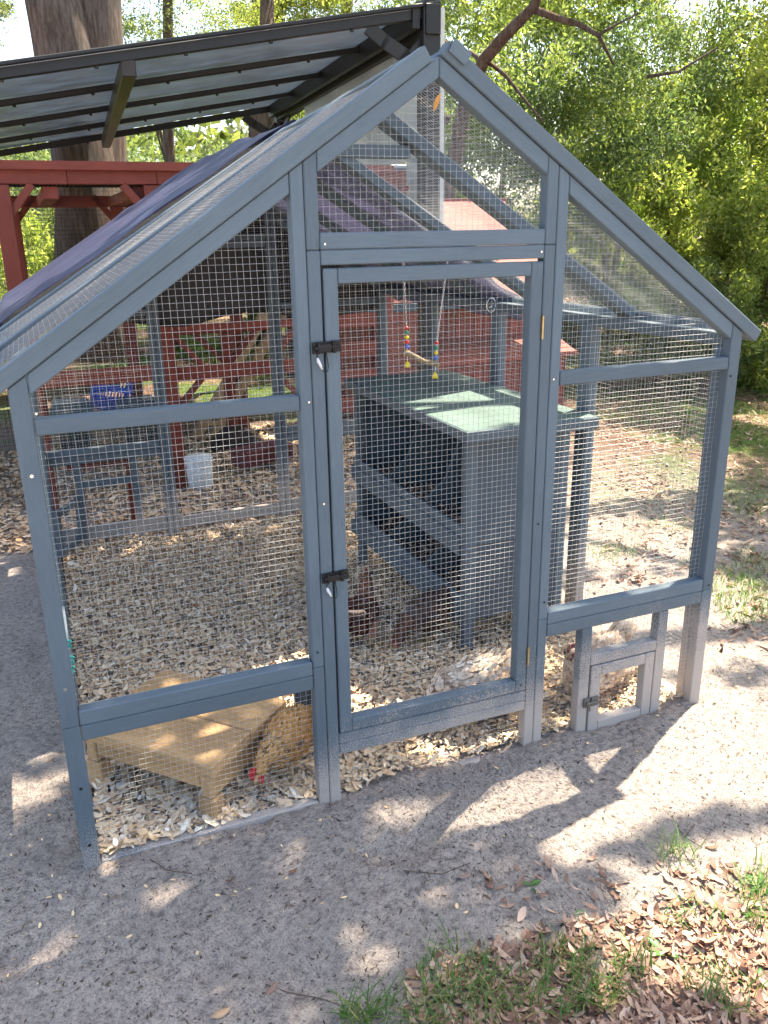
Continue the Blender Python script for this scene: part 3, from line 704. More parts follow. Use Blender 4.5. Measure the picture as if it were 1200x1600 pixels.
def hen(loc, rot, scale, label, fb, fn, ft, pose='peck', big=False, group=None):
    root = thing('hen' if not big else 'rooster', label, 'chicken', loc, group)
    Mr = Matrix.Translation(loc) @ Matrix.Rotation(rot, 4, 'Z') @ Matrix.Scale(scale, 4)
    if pose == 'peck':
        neck = [((.085, 0, .185), .070, .078), ((.125, 0, .185), .052, .058), ((.155, 0, .160), .040, .042), ((.178, 0, .128), .031, .032), ((.196, 0, .098), .026, .026), ((.212, 0, .078), .023, .024), ((.226, 0, .062), .015, .016), ((.232, 0, .055), .005, .005)]
        if big: neck = [((c[0], 0, c[2]+(.0, .012, .03, .045, .055, .06, .06, .06)[i_]), a_, b_) for i_, (c, a_, b_) in enumerate(neck)]
        head = Vector((.210, 0, .082+(.06 if big else 0))); hd = Vector((.55, 0, -.83))
    elif pose == 'up':
        neck = [((.085, 0, .215), .070, .078), ((.115, 0, .245), .052, .055), ((.130, 0, .285), .037, .038), ((.138, 0, .320), .029, .030), ((.145, 0, .345), .026, .027), ((.160, 0, .358), .024, .026), ((.176, 0, .356), .014, .016), ((.183, 0, .354), .004, .004)]
        head = Vector((.156, 0, .356)); hd = Vector((.98, 0, -.12))
    else:                                             # resting on the ground
        neck = [((.085, 0, .165), .078, .080), ((.115, 0, .185), .056, .058), ((.132, 0, .210), .040, .040), ((.142, 0, .232), .031, .031), ((.152, 0, .248), .026, .026), ((.166, 0, .256), .024, .025), ((.180, 0, .252), .014, .015), ((.187, 0, .250), .004, .004)]
        head = Vector((.162, 0, .254)); hd = Vector((.98, 0, -.15))
    lift = -.07 if pose == 'rest' else 0
    body = [((-.170, 0, .262+lift), .006, .006), ((-.160, 0, .255+lift), .028, .030), ((-.130, 0, .238+lift), .050, .054), ((-.085, 0, .215+lift), .076, .082), ((-.035, 0, .198+lift), .092, .096), ((.015, 0, .190+lift), .095, .100), ((.055, 0, .190+lift*.9), .086, .092)] + neck
    k = 18; V = []; Fq = []
    cs_ = [Vector(b[0]) for b in body]
    for i, (c, rx, rz) in enumerate(body):
        t = (cs_[min(i+1, len(body)-1)]-cs_[max(i-1, 0)]).normalized(); sx = Vector((0, 1, 0)); up = t.cross(sx)*-1
        for j in range(k):
            a = 2*math.pi*j/k; rr = 1+.035*noise.noise(Vector((i*.8, j*1.3, scale*9)))
            V.append(tuple(cs_[i]+sx*(rx*rr*math.cos(a))+up*(rz*rr*math.sin(a))))
    for i in range(len(body)-1):
        for j in range(k): Fq.append((i*k+j, i*k+(j+1) % k, (i+1)*k+(j+1) % k, (i+1)*k+j))
    me = from_np('body', V, Fq, fb, True); me.materials.append(fn)
    mi = np.zeros(len(Fq), dtype=np.int32); mi[8*k:] = 1; me.polygons.foreach_set('material_index', mi)
    b = meshobj('body', me, Mr, root); sd = b.modifiers.new('smooth', 'SUBSURF'); sd.levels = sd.render_levels = 2
    nf = 1500 if big else 1100; Vf = []; Ff = []; Tf = []; nb_ = len(body)
    for q in range(nf):
        fi = random.uniform(.8, nb_-3.2); i = int(fi); fr = fi-i; a = random.uniform(0, 2*math.pi)
        c = cs_[i].lerp(cs_[i+1], fr); rx = body[i][1]*(1-fr)+body[i+1][1]*fr; rz = body[i][2]*(1-fr)+body[i+1][2]*fr
        t = (cs_[i+1]-cs_[i]).normalized(); sx = Vector((0, 1, 0)); up = t.cross(sx)*-1
        nn = (sx*(math.cos(a)/max(rx, .01))+up*(math.sin(a)/max(rz, .01))).normalized(); p = c+sx*rx*math.cos(a)+up*rz*math.sin(a)+nn*.0015
        bk = (-t+nn*.16+Vector((random.gauss(0, .12), random.gauss(0, .12), random.gauss(0, .12)))).normalized(); wd_ = nn.cross(bk).normalized(); L_f = (.034 if fi < 7 else .020)*random.uniform(.7, 1.2); w_f = L_f*.26; b0_ = len(Vf)
        for f, w2 in ((0, .5), (.5, 1), (.85, .75), (1.05, .1)):
            cc_ = p+bk*(L_f*f)+nn*(.003*math.sin(f*2)); Vf += [tuple(cc_-wd_*w_f*w2), tuple(cc_+wd_*w_f*w2)]
        for k2 in range(3): Ff.append((b0_+2*k2, b0_+2*k2+1, b0_+2*k2+3, b0_+2*k2+2)); Tf.append(min(1, max(0, random.gauss(.5, .2)+(.22 if fi > 7.5 else 0))))
    fo = meshobj('feathers', from_np('feathers', Vf, Ff, QM[fb.name], True, Tf), Mr, root); fo['kind'] = 'stuff'
    # wings: a folded oval with overlapping quills
    for s in (-1, 1):
        mb = MB()
        for q in range(9):
            f = q/8; c = Vector((.045-.018*q, s*(.083-.0015*q), .215-.0065*q+lift)); L = .075+.05*f
            pts = [c, c+Vector((-L*.5, s*.006, -.010)), c+Vector((-L, -s*.012, -.004))]
            mb.tube(pts, [.017, .020, .004], 6)
        mb.build('wing', fb, root, True, Mr)
    mb = MB(); nt_ = 11 if big else 8
    for q in range(nt_):
        f = q/(nt_-1)*2-1; Lt = (.20 if big else .125)*(1-.15*abs(f)); sp_ = f*.032
        if big: pts = [Vector((-.12, sp_*.4, .245)), Vector((-.15, sp_, .33)), Vector((-.17, sp_*1.3, .395+.02*(1-abs(f)))), Vector((-.20, sp_*1.4, .40)), Vector((-.225, sp_*1.5, .35))]; rr = [.014, .020, .018, .013, .003]
        else: pts = [Vector((-.135, sp_*.5, .235+lift)), Vector((-.19, sp_*1.1, .285+lift)), Vector((-.135-Lt, sp_*1.5, .315+lift))]; rr = [.016, .018, .007]
        mb.tube(pts, rr, 6)
    mb.build('tail', ft, root, True, Mr)
    if pose != 'rest':
        for s in (-1, 1):
            mb = MB(); x0 = .005+.03*s
            mb.tube([(-.01+.01*s, s*.045, .15), (.0, s*.047, .11), (x0-.005, s*.045, .075)], [.036, .026, .013], 10); mb.build('thigh', fb, root, True, Mr)
            mb = MB(); mb.tube([(x0-.006, s*.045, .085), (x0-.012, s*.045, .045), (x0, s*.045, .012)], [.0085, .0065, .007], 8)
            for an in (-.45, 0, .45): mb.tube([(x0, s*.045, .010), (x0+.034*math.cos(an), s*.045+.034*math.sin(an), .006), (x0+.052*math.cos(an), s*.045+.052*math.sin(an), .002)], [.006, .0045, .002], 6)
            mb.tube([(x0, s*.045, .010), (x0-.022, s*.045, .004)], [.005, .002], 6); mb.build('leg', LEGM, root, True, Mr)
    upv = Vector((0, 1, 0)).cross(hd).normalized()*-1
    if upv.z < 0 and pose != 'peck': upv = -upv
    if pose == 'peck': upv = Vector((.83, 0, .55))
    z_ = 1.9 if big else .55; CM = COMB if big else COMB2
    mb = MB(); cpt_ = head+upv*.020
    for q in range(5):
        o_ = (q-2)*.0095; h_ = (.020, .027, .029, .024, .016)[q]*z_
        mb.tube([cpt_+hd*o_*1.1-upv*.004, cpt_+hd*(o_-.003)+upv*h_*.6, cpt_+hd*(o_-.006)+upv*h_], [.0065, .0052, .0018], 7)
    mb.build('comb', CM, root, True, Mr)
    mb = MB(); mb.tube([head+hd*.018+upv*.004, head+hd*.032, head+hd*.043-upv*.003], [.0085, .006, .001], 8); mb.build('beak', BEAK, root, True, Mr)
    mb = MB()
    for s in (-1, 1):
        c = head+hd*.012-upv*.024*(1.15 if big else 1); mb.ball(c+Vector((0, s*.009, 0)), (.009*z_, .005, .014*z_), 6)
        mb.ball(head+hd*.006+Vector((0, s*.019, 0)), (.014, .006, .013), 6)
    mb.build('wattle', CM, root, True, Mr)
    mb = MB()
    for s in (-1, 1): mb.ball(head+hd*.008+upv*.005+Vector((0, s*.0245, 0)), .0042, 6)
    mb.build('eye', EYE, root, True, Mr)
    return root
hen((-.412, .160, .014), R(218), .66, 'golden rooster with red comb lowering its head beside the pine stool', F_BUFF, F_BUFF, F_BLACK, 'peck', True)
hen((.105, .87, -.005), R(60), .72, 'rust brown hen standing on the chips behind the door near the lower latch', F_RUST, F_DARK, F_DARK, 'up')
hen((.335, .775, -.005), R(-165), .72, 'dark brown hen tucked under the lower lip of the nest box', F_DARK, F_RUST, F_DARK, 'peck')
hen((.245, .19, .0), R(165), .86, 'pale buff hen close behind the bottom right corner of the door', F_PALE, F_PALE, F_PALE, 'peck')
hen((.70, .20, -.005), R(200), .85, 'pale buff hen resting behind the little pop door', F_PALE, F_PALE, F_PALE, 'rest')

# ------------------------------------------------------------------ wood chip bedding
n = 62000; x = rng.uniform(-.955, .955, n); y = rng.uniform(.02, D-.03, n)
z = np.array([G(a, b) for a, b in zip(x, y)])+.006+np.abs(rng.normal(0, .010, n))+.012*(.5+.5*np.sin(x*5+1)*np.cos(y*4))
size = rng.gamma(3.2, .0053, n).clip(.006, .045); near = (y < .45) & (x < -.2); size[near] *= 1.3
V, F, tn = flakes(n, np.stack([x, y, z], -1), size, size*rng.uniform(.22, .75, n), rng.normal(0, .0035, n), np.clip(rng.beta(2.2, 1.6, n)+(near*.12), 0, 1), .32)
o = meshobj('wood_chips', from_np('wood_chips', V, F, CHIP, False, tn)); tag(o, 'thick bed of pale wood chips covering the floor of the run', 'wood chips', kind='stuff')
n = 12000; x = rng.uniform(-1.6, 1.5, n); y = rng.uniform(D+.03, 5.4, n)
z = np.array([G(a, b) for a, b in zip(x, y)])+.006+np.abs(rng.normal(0, .008, n)); size = rng.gamma(4, .009, n).clip(.012, .07)
V, F, tn = flakes(n, np.stack([x, y, z], -1), size, size*rng.uniform(.3, .75, n), .002, np.clip(rng.beta(1.5, 2.0, n), 0, 1), .3)
o = meshobj('wood_chips', from_np('wood_chips', V, F, CHIP, False, tn)); tag(o, 'darker trampled chips under the red pergola beyond the far wall', 'wood chips', kind='stuff')
# chips kicked out onto the sand and flecks lying in it
n = 420; x = rng.uniform(-1.35, 1.6, n); y = rng.normal(-.05, .22, n); z = np.array([G(a, b) for a, b in zip(x, y)])+.002
size = rng.gamma(3, .003, n).clip(.003, .02)
V, F, tn = flakes(n, np.stack([x, y, z], -1), size, size*.5, .001, rng.uniform(0, .6, n), .35)
o = meshobj('stray_chips', from_np('stray_chips', V, F, CHIP, False, tn)); tag(o, 'small stray chips and flecks scattered over the sand before the run', 'wood chips', kind='stuff')
n = 22000; x = rng.uniform(-1.5, 1.9, n); y = rng.uniform(-1.25, .5, n); k_ = ~((y > -.01) & (abs(x) < 1)); x, y = x[k_], y[k_]; n = len(x)
z = np.array([G(a, b) for a, b in zip(x, y)])+.001; size = rng.gamma(2.2, .0017, n).clip(.0015, .012)
DEBRIS = leafmat('dark_litter_fleck', [(0, (.035, .026, .02)), (.6, (.10, .07, .05)), (1, (.32, .27, .22))], 0, .9)
V, F, tn = flakes(n, np.stack([x, y, z], -1), size*1.3, size*.55, .001, rng.beta(1.2, 2.2, n), .3)
o = meshobj('ground_debris', from_np('ground_debris', V, F, DEBRIS, False, tn)); tag(o, 'dark specks of twig and litter scattered through the sand', 'debris', kind='stuff')

# ------------------------------------------------------------------ fallen leaves, grass, weeds
def inell(px, py, els): return any(((px-a)/c)**2+((py-b)/d)**2 < 1 for a, b, c, d in els)
def groundpt(px, py):
    p = gp(px, py, 0)
    if not (-3 < p.x < 60 and p.y < 60 and (p-CP).dot(FW) > 0): return None
    for _ in range(3): p = gp(px, py, G(p.x, p.y))
    return p
def scatter_leaves(name, label, areas, L0, L1):
    P = []
    for cx_, cyy, rx, ry, n_, thin in areas:
        for _ in range(n_):
            a = random.uniform(0, 2*math.pi); r_ = random.random()**thin; p = groundpt(cx_+rx*r_*math.cos(a), cyy+ry*r_*math.sin(a))
            if p is not None: P.append((p.x, p.y, p.z+.001+abs(random.gauss(0, .005))))
    P = np.array(P); n_ = len(P); L = rng.uniform(L0, L1, n_)
    V, F, tn = flakes(n_, P, L, L*rng.uniform(.2, .42, n_), rng.normal(.004, .004, n_), rng.beta(1.5, 1.5, n_), .3, seg=2)
    o = meshobj(name, from_np(name, V, F, LITTER, True, tn)); tag(o, label, 'leaf litter', kind='stuff')
scatter_leaves('leaf_litter', 'thick drift of dry brown oak leaves at the lower right of the sand', [(1010, 1600, 330, 170, 2900, .55), (1130, 1480, 150, 130, 600, .6), (820, 1560, 200, 90, 500, .6), (930, 1400, 190, 60, 60, .7)], .018, .050)
scatter_leaves('far_leaf_litter', 'dry leaves strewn over the clearing to the right of the run', [(1180, 800, 130, 130, 600, .7), (1180, 950, 90, 90, 140, .8), (1050, 660, 180, 40, 1400, .7), (1010, 760, 150, 110, 1000, .8), (1000, 900, 100, 60, 160, .8), (1000, 620, 260, 18, 500, .7)], .03, .06)
LM = {}
def one_leaf(px, py, L, yaw, tone, label, mat=None, name='fallen_leaf'):
    p = groundpt(px, py); V, F, tn = flakes(1, np.array([[0, 0, .004]]), np.array([L]), np.array([L*.36]), .007, np.array([tone]), .15, yaw=np.array([yaw]), seg=2)
    o = meshobj(name, from_np(name, V, F, mat or LITTER, True, tn), Matrix.Translation(p)); s_ = o.modifiers.new('thickness', 'SOLIDIFY'); s_.thickness = .0006
    tag(o, label, 'leaf', 'single fallen leaves lying on the bare sand')
for a in ((457, 1364, .030, .4, .25, 'brown curled leaf on shaded grey sand below the left rail of the run'), (360, 1378, .022, .1, .1, 'small dark leaf on the sand left of the brown curled leaf'),
          (765, 1387, .034, 1.7, .45, 'orange brown leaf standing alone on grey sand left of the green sprig'), (425, 1548, .040, .3, .6, 'light tan leaf beside a thin twig near the bottom edge'),
          (345, 1587, .045, .15, .5, 'long tan leaf lying flat at the bottom edge of the picture'), (965, 1392, .034, 1.2, .95, 'pale cream leaf lying on the edge of the brown leaf drift'),
          (725, 1372, .040, -.2, .9, 'greyish pale leaf near the tip of the gable shadow'), (490, 1410, .016, .3, 0., 'tiny blackish leaf on the shaded sand'), (1112, 1327, .036, -.5, .1, 'dark curled leaf on bright sand under the grass tuft'),
          (550, 1332, .022, 1.3, .5, 'small red brown leaf on grey sand in front of the middle post')):
    one_leaf(*a)
# leaf caught in the wire high in the gable
p = CP+ray(682, 160)*((.026-CP.y)/ray(682, 160).y)
V, F, tn = flakes(1, np.array([[0, 0, 0]]), np.array([.042]), np.array([.012]), .004, np.array([.8]), .01, yaw=np.array([0.]), seg=2)
OL = simple('orange_dry_leaf', (.55, .27, .06), .7)
o = meshobj('caught_leaf', from_np('caught_leaf', V, F, OL, True), Matrix.Translation(p) @ Matrix.Rotation(R(-68+180), 4, 'Y') @ Matrix.Rotation(R(90), 4, 'X')); tag(o, 'orange dry leaf caught in the wire under the peak', 'leaf')

def grass(name, label, areas, mat, hmin, hmax, wd=.0022, lean=.6, cat='grass', kind='stuff'):
    VV = []; FF = []; TT = []
    for cx_, cyy, rx, ry, n_ in areas:
        for _ in range(n_):
            a = random.uniform(0, 2*math.pi); r_ = random.random()**.6; p = groundpt(cx_+rx*r_*math.cos(a), cyy+ry*r_*math.sin(a))
            if p is None: continue
            h = random.uniform(hmin, hmax); th_ = random.uniform(0, 2*math.pi); d = Vector((math.cos(th_), math.sin(th_), 0)); s_ = Vector((-d.y, d.x, 0)); ln = random.uniform(.2, 1.3)*lean; b = len(VV)
            for f, w_ in ((0, .8), (.35, 1), (.7, .75), (1, .08)):
                c = p+d*(h*ln*f*f*1.1)+Vector((0, 0, h*(f-.28*ln*f*f)-.003)); VV += [c-s_*wd*w_, c+s_*wd*w_]
            for i in range(3): FF.append((b+2*i, b+2*i+1, b+2*i+3, b+2*i+2)); TT.append(random.random())
    o = meshobj(name, from_np(name, [tuple(v) for v in VV], FF, mat, True, TT)); tag(o, label, cat, kind=kind); return o
grass('grass', 'loose green grass growing through the leaves at the lower right', [(640, 1592, 130, 34, 120), (715, 1530, 70, 45, 120), (800, 1580, 100, 45, 110), (860, 1540, 150, 60, 90), (930, 1560, 40, 30, 70), (880, 1500, 50, 35, 60), (980, 1520, 40, 30, 50), (1060, 1340, 30, 22, 45), (1130, 1560, 60, 40, 60), (1180, 1400, 25, 60, 90), (1080, 1440, 60, 25, 30), (560, 1590, 30, 20, 60)], GRASS, .03, .085, .0015, .95)
grass('clearing_grass', 'patches of short grass in the clearing to the right of the run', [(1170, 920, 60, 60, 900), (1150, 670, 90, 40, 2200), (1180, 760, 50, 50, 700), (1000, 640, 120, 16, 900), (960, 862, 60, 12, 160), (1060, 820, 50, 12, 120), (1090, 880, 30, 14, 80), (1180, 600, 70, 24, 1500), (680, 600, 250, 12, 500)], GRASS, .02, .06, .0015, 1.)
grass('far_grass', 'bright grass beyond the red pergola', [(345, 545, 90, 24, 1500), (400, 585, 60, 16, 500), (10, 450, 30, 30, 300), (230, 585, 60, 10, 300)], GRASS, .06, .16, .006)
def weed(px, py, n_, L, label, spread=1.):
    p = groundpt(px, py); root = thing('weed_plant', label, 'weed', p)
    for i in range(n_):
        a = i*2.4+random.uniform(-.3, .3); el = random.uniform(.15, .8)*spread; d = Vector((math.cos(a)*math.cos(el), math.sin(a)*math.cos(el), math.sin(el))); s_ = Vector((-math.sin(a), math.cos(a), 0)); l_ = L*random.uniform(.6, 1.1); VV = []; FF = []
        for f, w_ in ((0, .1), (.3, .7), (.55, 1), (.8, .65), (1, .05)):
            c = d*(l_*f)+Vector((0, 0, -.35*l_*f*f)); VV += [c-s_*l_*.17*w_, c+Vector((0, 0, -.003)), c+s_*l_*.17*w_]
        for k in range(4):
            for q in (0, 1): FF.append((3*k+q, 3*k+q+1, 3*k+q+4, 3*k+q+3))
        meshobj('leaf', from_np('leaf', [tuple(v) for v in VV], FF, WEED, True, [random.random()]*len(FF)), Matrix.Translation(p), root)
weed(830, 1385, 4, .035, 'small two leaved green sprig on the bare sand')
weed(895, 1430, 3, .040, 'single green leaf sprig at the edge of the leaf drift', .5)
weed(1040, 1490, 7, .060, 'dark green rosette weed in the middle of the leaf drift')
weed(925, 1468, 5, .03, 'small weed left of the dark rosette')
weed(1188, 1385, 9, .065, 'broad leaved bright weed at the right edge')
weed(1190, 1545, 7, .065, 'pale green weed at the lower right corner')
weed(1180, 1430, 6, .045, 'small weed below the bright one at the right edge')
# twigs
TW = simple('dry_twig', (.12, .085, .06), .9, 0, .2, 40)
for pts_, lab in ((((415, 1540), (450, 1553), (500, 1562), (530, 1572)), 'thin dark twig by the light tan leaf at the bottom'), (((630, 1362), (690, 1368), (735, 1350)), 'slim twig lying across the gable shadow'),
                  (((235, 1345), (262, 1362), (300, 1367), (285, 1352)), 'short bent twig in front of the buried sill'), (((1085, 1290), (1070, 1310), (1095, 1325), (1110, 1300)), 'curled dry stem on the sunny sand')):
    q = [groundpt(*a)+Vector((0, 0, .004)) for a in pts_]; tag(MB().tube(q, [.0016, .0014, .0012, .0008][:len(q)], 6).build('twig', TW), lab, 'twig')

# clothes pegs hooked into the left wall, and a yellow cord
for k, (px, py, lab) in enumerate(((107, 1006, 'top teal clip hooked behind the left front post'), (111, 1031, 'middle teal clip hooked behind the left front post'), (112, 1046, 'bottom teal clip hooked behind the left front post'))):
    d = ray(px, py); p = CP+d*((.075-CP.y)/d.y); mb = MB()
    mb.tube([p+Vector((.008*math.cos(a), 0, .009*math.sin(a))) for a in np.linspace(.5, 5.6, 9)], .003, 6); mb.bx(p.x-.011, p.x+.004, p.y-.004, p.y+.004, p.z-.005, p.z+.005); tag(mb.build('clip', TEAL, None), lab, 'clip')
q = [CP+ray(a, b)*((.07-CP.y)/ray(a, b).y) for a, b in ((84, 888), (90, 925), (96, 962))]
tag(MB().tube(q, .0035, 6).build('yellow_cord', YELLOWP), 'yellow cord running down behind the left front post', 'cord')

# ------------------------------------------------------------------ red pergola run behind
pg = thing('red_pergola_run', 'barn red timber pergola run with black mesh roof behind the grey run', 'pergola', (0, 4.5, -.1))
Y0, Y1 = 3.75, 5.45; bw = .095
posts = [(-.99, Y0), (-.135, Y0), (.80, Y0), (1.42, Y0), (-.95, Y1), (-.18, Y1), (.72, Y1), (1.42, Y1), (-1.95, Y0), (-1.9, Y1)]
for x, y in posts: box('post', x-bw/2, x+bw/2, y-bw/2, y+bw/2, -.3, 1.835, REDW, pg, .004)
def brace(x, y, dx, dy, zt=1.84, L=.17):
    beam('brace', (x+dx*.03, y+dy*.03, zt-L), (x+dx*L, y+dy*L, zt), .045, .06, REDW, pg, up=(dy, -dx, 0) if True else (0, 0, 1), bev=.003)
for (x, y) in posts:
    brace(x, y, 1, 0); brace(x, y, -1, 0)
    if y == Y0: brace(x, y, 0, 1)
for y, z, hh in ((Y0, 1.885, .095), (Y1, 1.80, .085)):
    for xa, xb in ((-2.0, -.62), (-.618, -.10), (-.098, .70), (.702, 1.47)): box('top_beam', xa, xb, y-.03, y+.03, z-hh/2+random.uniform(0, .003), z+hh/2, REDW, pg, .003)
box('top_beam', -2.0, 1.47, Y0-.075, Y0-.032, 1.915, 1.965, REDW, pg, .003)
for x in (-.72, -.2, .3, .8): box('joist', x-.045, x+.045, Y0+.031, Y1-.031, 1.76, 1.83, REDW, pg, .003)
wiremesh('roof_mesh', [(-2.0, Y0), (1.47, Y0), (1.47, Y1), (-2.0, Y1)], (0, 0, 1.935), (1, 0, 0), (0, 1, 0), pg, .030, .0035, .8, WIREB)
wiremesh('roof_mesh', [(-2.0, Y0), (1.47, Y0), (1.47, Y1), (-2.0, Y1)], (0.011, 0.012, 1.905), (1, 0, 0), (0, 1, 0), pg, .030, .003, .8, WIREB)
wiremesh('wall_mesh', [(-2.0, -.2), (1.47, -.2), (1.47, 1.8), (-2.0, 1.8)], (0, Y1+.05, 0), (1, 0, 0), (0, 0, 1), pg, .030, .0012, .6, WIREB)
wiremesh('wall_mesh', [(-2.0, -.2), (-.14, -.2), (-.14, 1.84), (-2.0, 1.84)], (0, Y0+.05, 0), (1, 0, 0), (0, 0, 1), pg, .028, .0010, .6, WIREB)
box('mid_beam', -.95, -.17, Y0-.03, Y0+.02, .64, .74, REDW, pg, .003); box('mid_beam', -.10, .76, Y0-.03, Y0+.02, .62, .715, REDW, pg, .003); box('mid_beam', -.10, .76, Y0-.02, Y0+.02, .93, .985, REDW, pg, .003)
for xa, s in ((-.09, 1), (.75, -1)):
    beam('brace', (xa, Y0, .93), (xa+s*.19, Y0, .70), .035, .05, REDW, pg, up=(0, 1, 0), bev=.003); beam('brace', (xa, Y0, .45), (xa+s*.17, Y0, .63), .035, .05, REDW, pg, up=(0, 1, 0), bev=.003)
for z in (.35, .55, .75, .95, 1.12): box('board', .86, 1.40, Y0-.015, Y0+.01, z-.05, z+.05, REDW, pg, .003)
box('low_rail', -.86, -.52, 2.93, 2.97, .30, .37, REDW, pg, .003); box('low_post', -.545, -.49, 2.93, 2.98, -.2, .34, REDW, pg, .003)
box('low_post', -.985, -.93, 2.86, 2.92, -.2, 1.15, REDW, pg, .003)

# red Y shaped roost post behind
rs = thing('roost_stand', 'dark red Y braced post stand on the ground under the pergola', 'stand', (.48, 4.8, -.1))
box('post', .44, .52, 4.76, 4.84, -.2, .80, REDW, rs, .004); box('top_beam', .06, .92, 4.77, 4.83, .805, .87, REDW, rs, .004)
for s in (-1, 1): beam('brace', (.48+s*.03, 4.8, .58), (.48+s*.24, 4.8, .80), .04, .05, REDW, rs, up=(0, 1, 0), bev=.003)
MB().tube([(.48, 4.8, -.2), (.48, 4.8, -.06), (.48, 4.8, .05)], [.26, .18, .06], 9).build('foot', simple('dark_stump', (.035, .022, .018), .9, 0, .2, 12, .01), rs)
# leaning wooden ladder
ld = thing('wooden_ladder', 'tan wooden ladder leaning behind the dark red roost stand', 'ladder', (.6, 5.2, -.1))
la, lb = Vector((.22, 5.15, -.12)), Vector((1.02, 5.35, .98)); off = Vector((.17, .10, -.03))
for o_ in (Vector((0, 0, 0)), off): beam('rail', la+o_, lb+o_, .05, .08, TAN, ld)
for i in range(5): f = (i+.6)/5.4; beam('rung', la.lerp(lb, f), la.lerp(lb, f)+off, .04, .03, TAN, ld)
# white bucket
bk = thing('white_bucket', 'white plastic bucket standing on the chips beyond the far wall', 'bucket', (-.01, 3.66, -.12))
mb = MB(); mb.tube([(-.01, 3.66, -.13), (-.01, 3.66, -.125), (-.01, 3.66, .115), (-.01, 3.66, .12)], [.075, .08, .092, .085], 24); mb.build('body', WHITEP, bk, True)
mb = MB(); mb.tube([(-.01+.095*math.cos(a), 3.66+.095*math.sin(a), .105) for a in np.linspace(0, 2*math.pi, 25)], .005, 6); mb.build('rim', WHITEP, bk, True)
MB().tube([(-.01+.1*math.cos(a), 3.66-.03, .10-.10*math.sin(a)) for a in np.linspace(0, math.pi, 13)], .002, 6).build('handle', CHROME, bk)
# dark green bins
def bin_(x, y, s_, lab, teal=False):
    b = thing('storage_bin', lab, 'bin', (x, y, -.12)); mb = MB(); mb.boxm(Matrix.Translation((x, y, .05)), .24*s_, .24*s_, .34); mb.boxm(Matrix.Translation((x, y, -.09)), .20*s_, .2*s_, .06); mb.build('body', BINM, b)
    mb = MB(); mb.boxm(Matrix.Translation((x, y, .265)), .31*s_, .31*s_, .05); mb.boxm(Matrix.Translation((x, y, .30)), .27*s_, .27*s_, .02); mb.build('lid', simple('blue_grey_bin_lid', (.05, .10, .13), .4), b)
    if teal:
        mb = MB(); mb.boxm(Matrix.Translation((x, y, -.10)), .36*s_, .36*s_, .035); mb.build('tray', simple('teal_tray', (.03, .16, .15), .5), b)
bin_(-.73, 5.1, .95, 'dark green feed bin with blue grey lid at the left of the pergola')
bin_(-.24, 4.95, 1.0, 'dark feed bin standing on a teal tray right of the blue basket', True)
bs_ = thing('blue_basket', 'bright blue plastic laundry basket tipped between the two dark bins', 'basket', (-.40, 6.4, 0))
Mb = Matrix.Translation((-.42, 5.2, .33)) @ Matrix.Rotation(.25, 4, 'Y') @ Matrix.Rotation(.35, 4, 'X')
for z, k_ in ((-.10, .8), (.10, 1.)):
    mb = MB(); 
    for a in ((-1, 0), (1, 0), (0, -1), (0, 1)):
        mb.boxm(Mb @ Matrix.Translation((a[0]*.15*k_, a[1]*.11*k_, z)), .015 if a[0] else .31*k_, .015 if a[1] else .23*k_, .045 if z > 0 else .03)
    mb.build('rim' if z > 0 else 'base', BLUEP, bs_)
mb = MB()
for i in range(11):
    for s in (-1, 1): f = (i-5)/5; mb.boxm(Mb @ Matrix.Translation((f*.13, s*.10, 0)), .013, .006, .2)
for i in range(7):
    for s in (-1, 1): f = (i-3)/3; mb.boxm(Mb @ Matrix.Translation((s*.135, f*.09, 0)), .006, .013, .2)
mb.build('slats', BLUEP, bs_); mb = MB(); mb.boxm(Mb @ Matrix.Translation((0, 0, -.10)), .24, .17, .008); mb.build('floor', BLUEP, bs_)
W['dummy'] = Matrix.Identity(4)
# maroon trough
tg = thing('feed_trough', 'maroon wooden trough lying on the chips right of the white bucket', 'trough', (.5, 4.1, -.1))
MAR = wood_paint('faded_maroon_wood', (.17, .05, .05), .2)
tc_ = Matrix.Translation((.52, 4.0, -.03)) @ Matrix.Rotation(.35, 4, 'Z')
for dy, rx in ((-.07, .35), (.07, -.35)):
    m_ = tc_ @ Matrix.Translation((0, dy, .03)) @ Matrix.Rotation(rx, 4, 'X'); meshobj('side_board', box_me(.42, .018, .12, MAR), m_, tg)
for dx in (-.215, .215): meshobj('end_board', box_me(.018, .17, .11, MAR), tc_ @ Matrix.Translation((dx, 0, .02)), tg)
meshobj('bottom_board', box_me(.41, .11, .016, MAR), tc_ @ Matrix.Translation((0, 0, -.03)), tg)

# ------------------------------------------------------------------ red coop to the right
cp_ = thing('red_coop', 'weathered red plank chicken coop with low nest lid beyond the right wall', 'coop', (2.9, 5.2, -.1))
X0, X1 = 1.78, 3.60
def coopwall(x0, x1, y, z0, z1, horizontal=False, mat=REDW2, t_=.02, w_=.095):
    if horizontal:
        z = z0
        while z < z1-.01: h = min(w_, z1-z); box('plank', x0, x1, y-t_, y, z, z+h-.006, mat, cp_, .002); z += w_
    else:
        x = x0
        while x < x1-.01: h = min(w_, x1-x); box('plank', x, x+h-.006, y-t_, y, z0, z1, mat, cp_, .002); x += w_
coopwall(2.25, X1, 4.65, -.25, .455)                 # nest front
coopwall(X0, X1, 5.02, .3, 1.05)                     # upper wall
coopwall(X0, 2.24, 4.85, -.25, .98, True)
for y in np.arange(4.67, 5.0, .095): box('side_plank', X1-.02, X1, y, y+.089, -.25, .46, REDW2, cp_, .002)
for k in range(5):                                    # nest lid planks
    y0 = 4.58+k*.088; z0 = .475+k*.028; beam('lid_plank', (2.2, y0+.042, z0), (X1+.07, y0+.042, z0), .084, .02, REDW2, cp_, up=(0, -.3, .95))
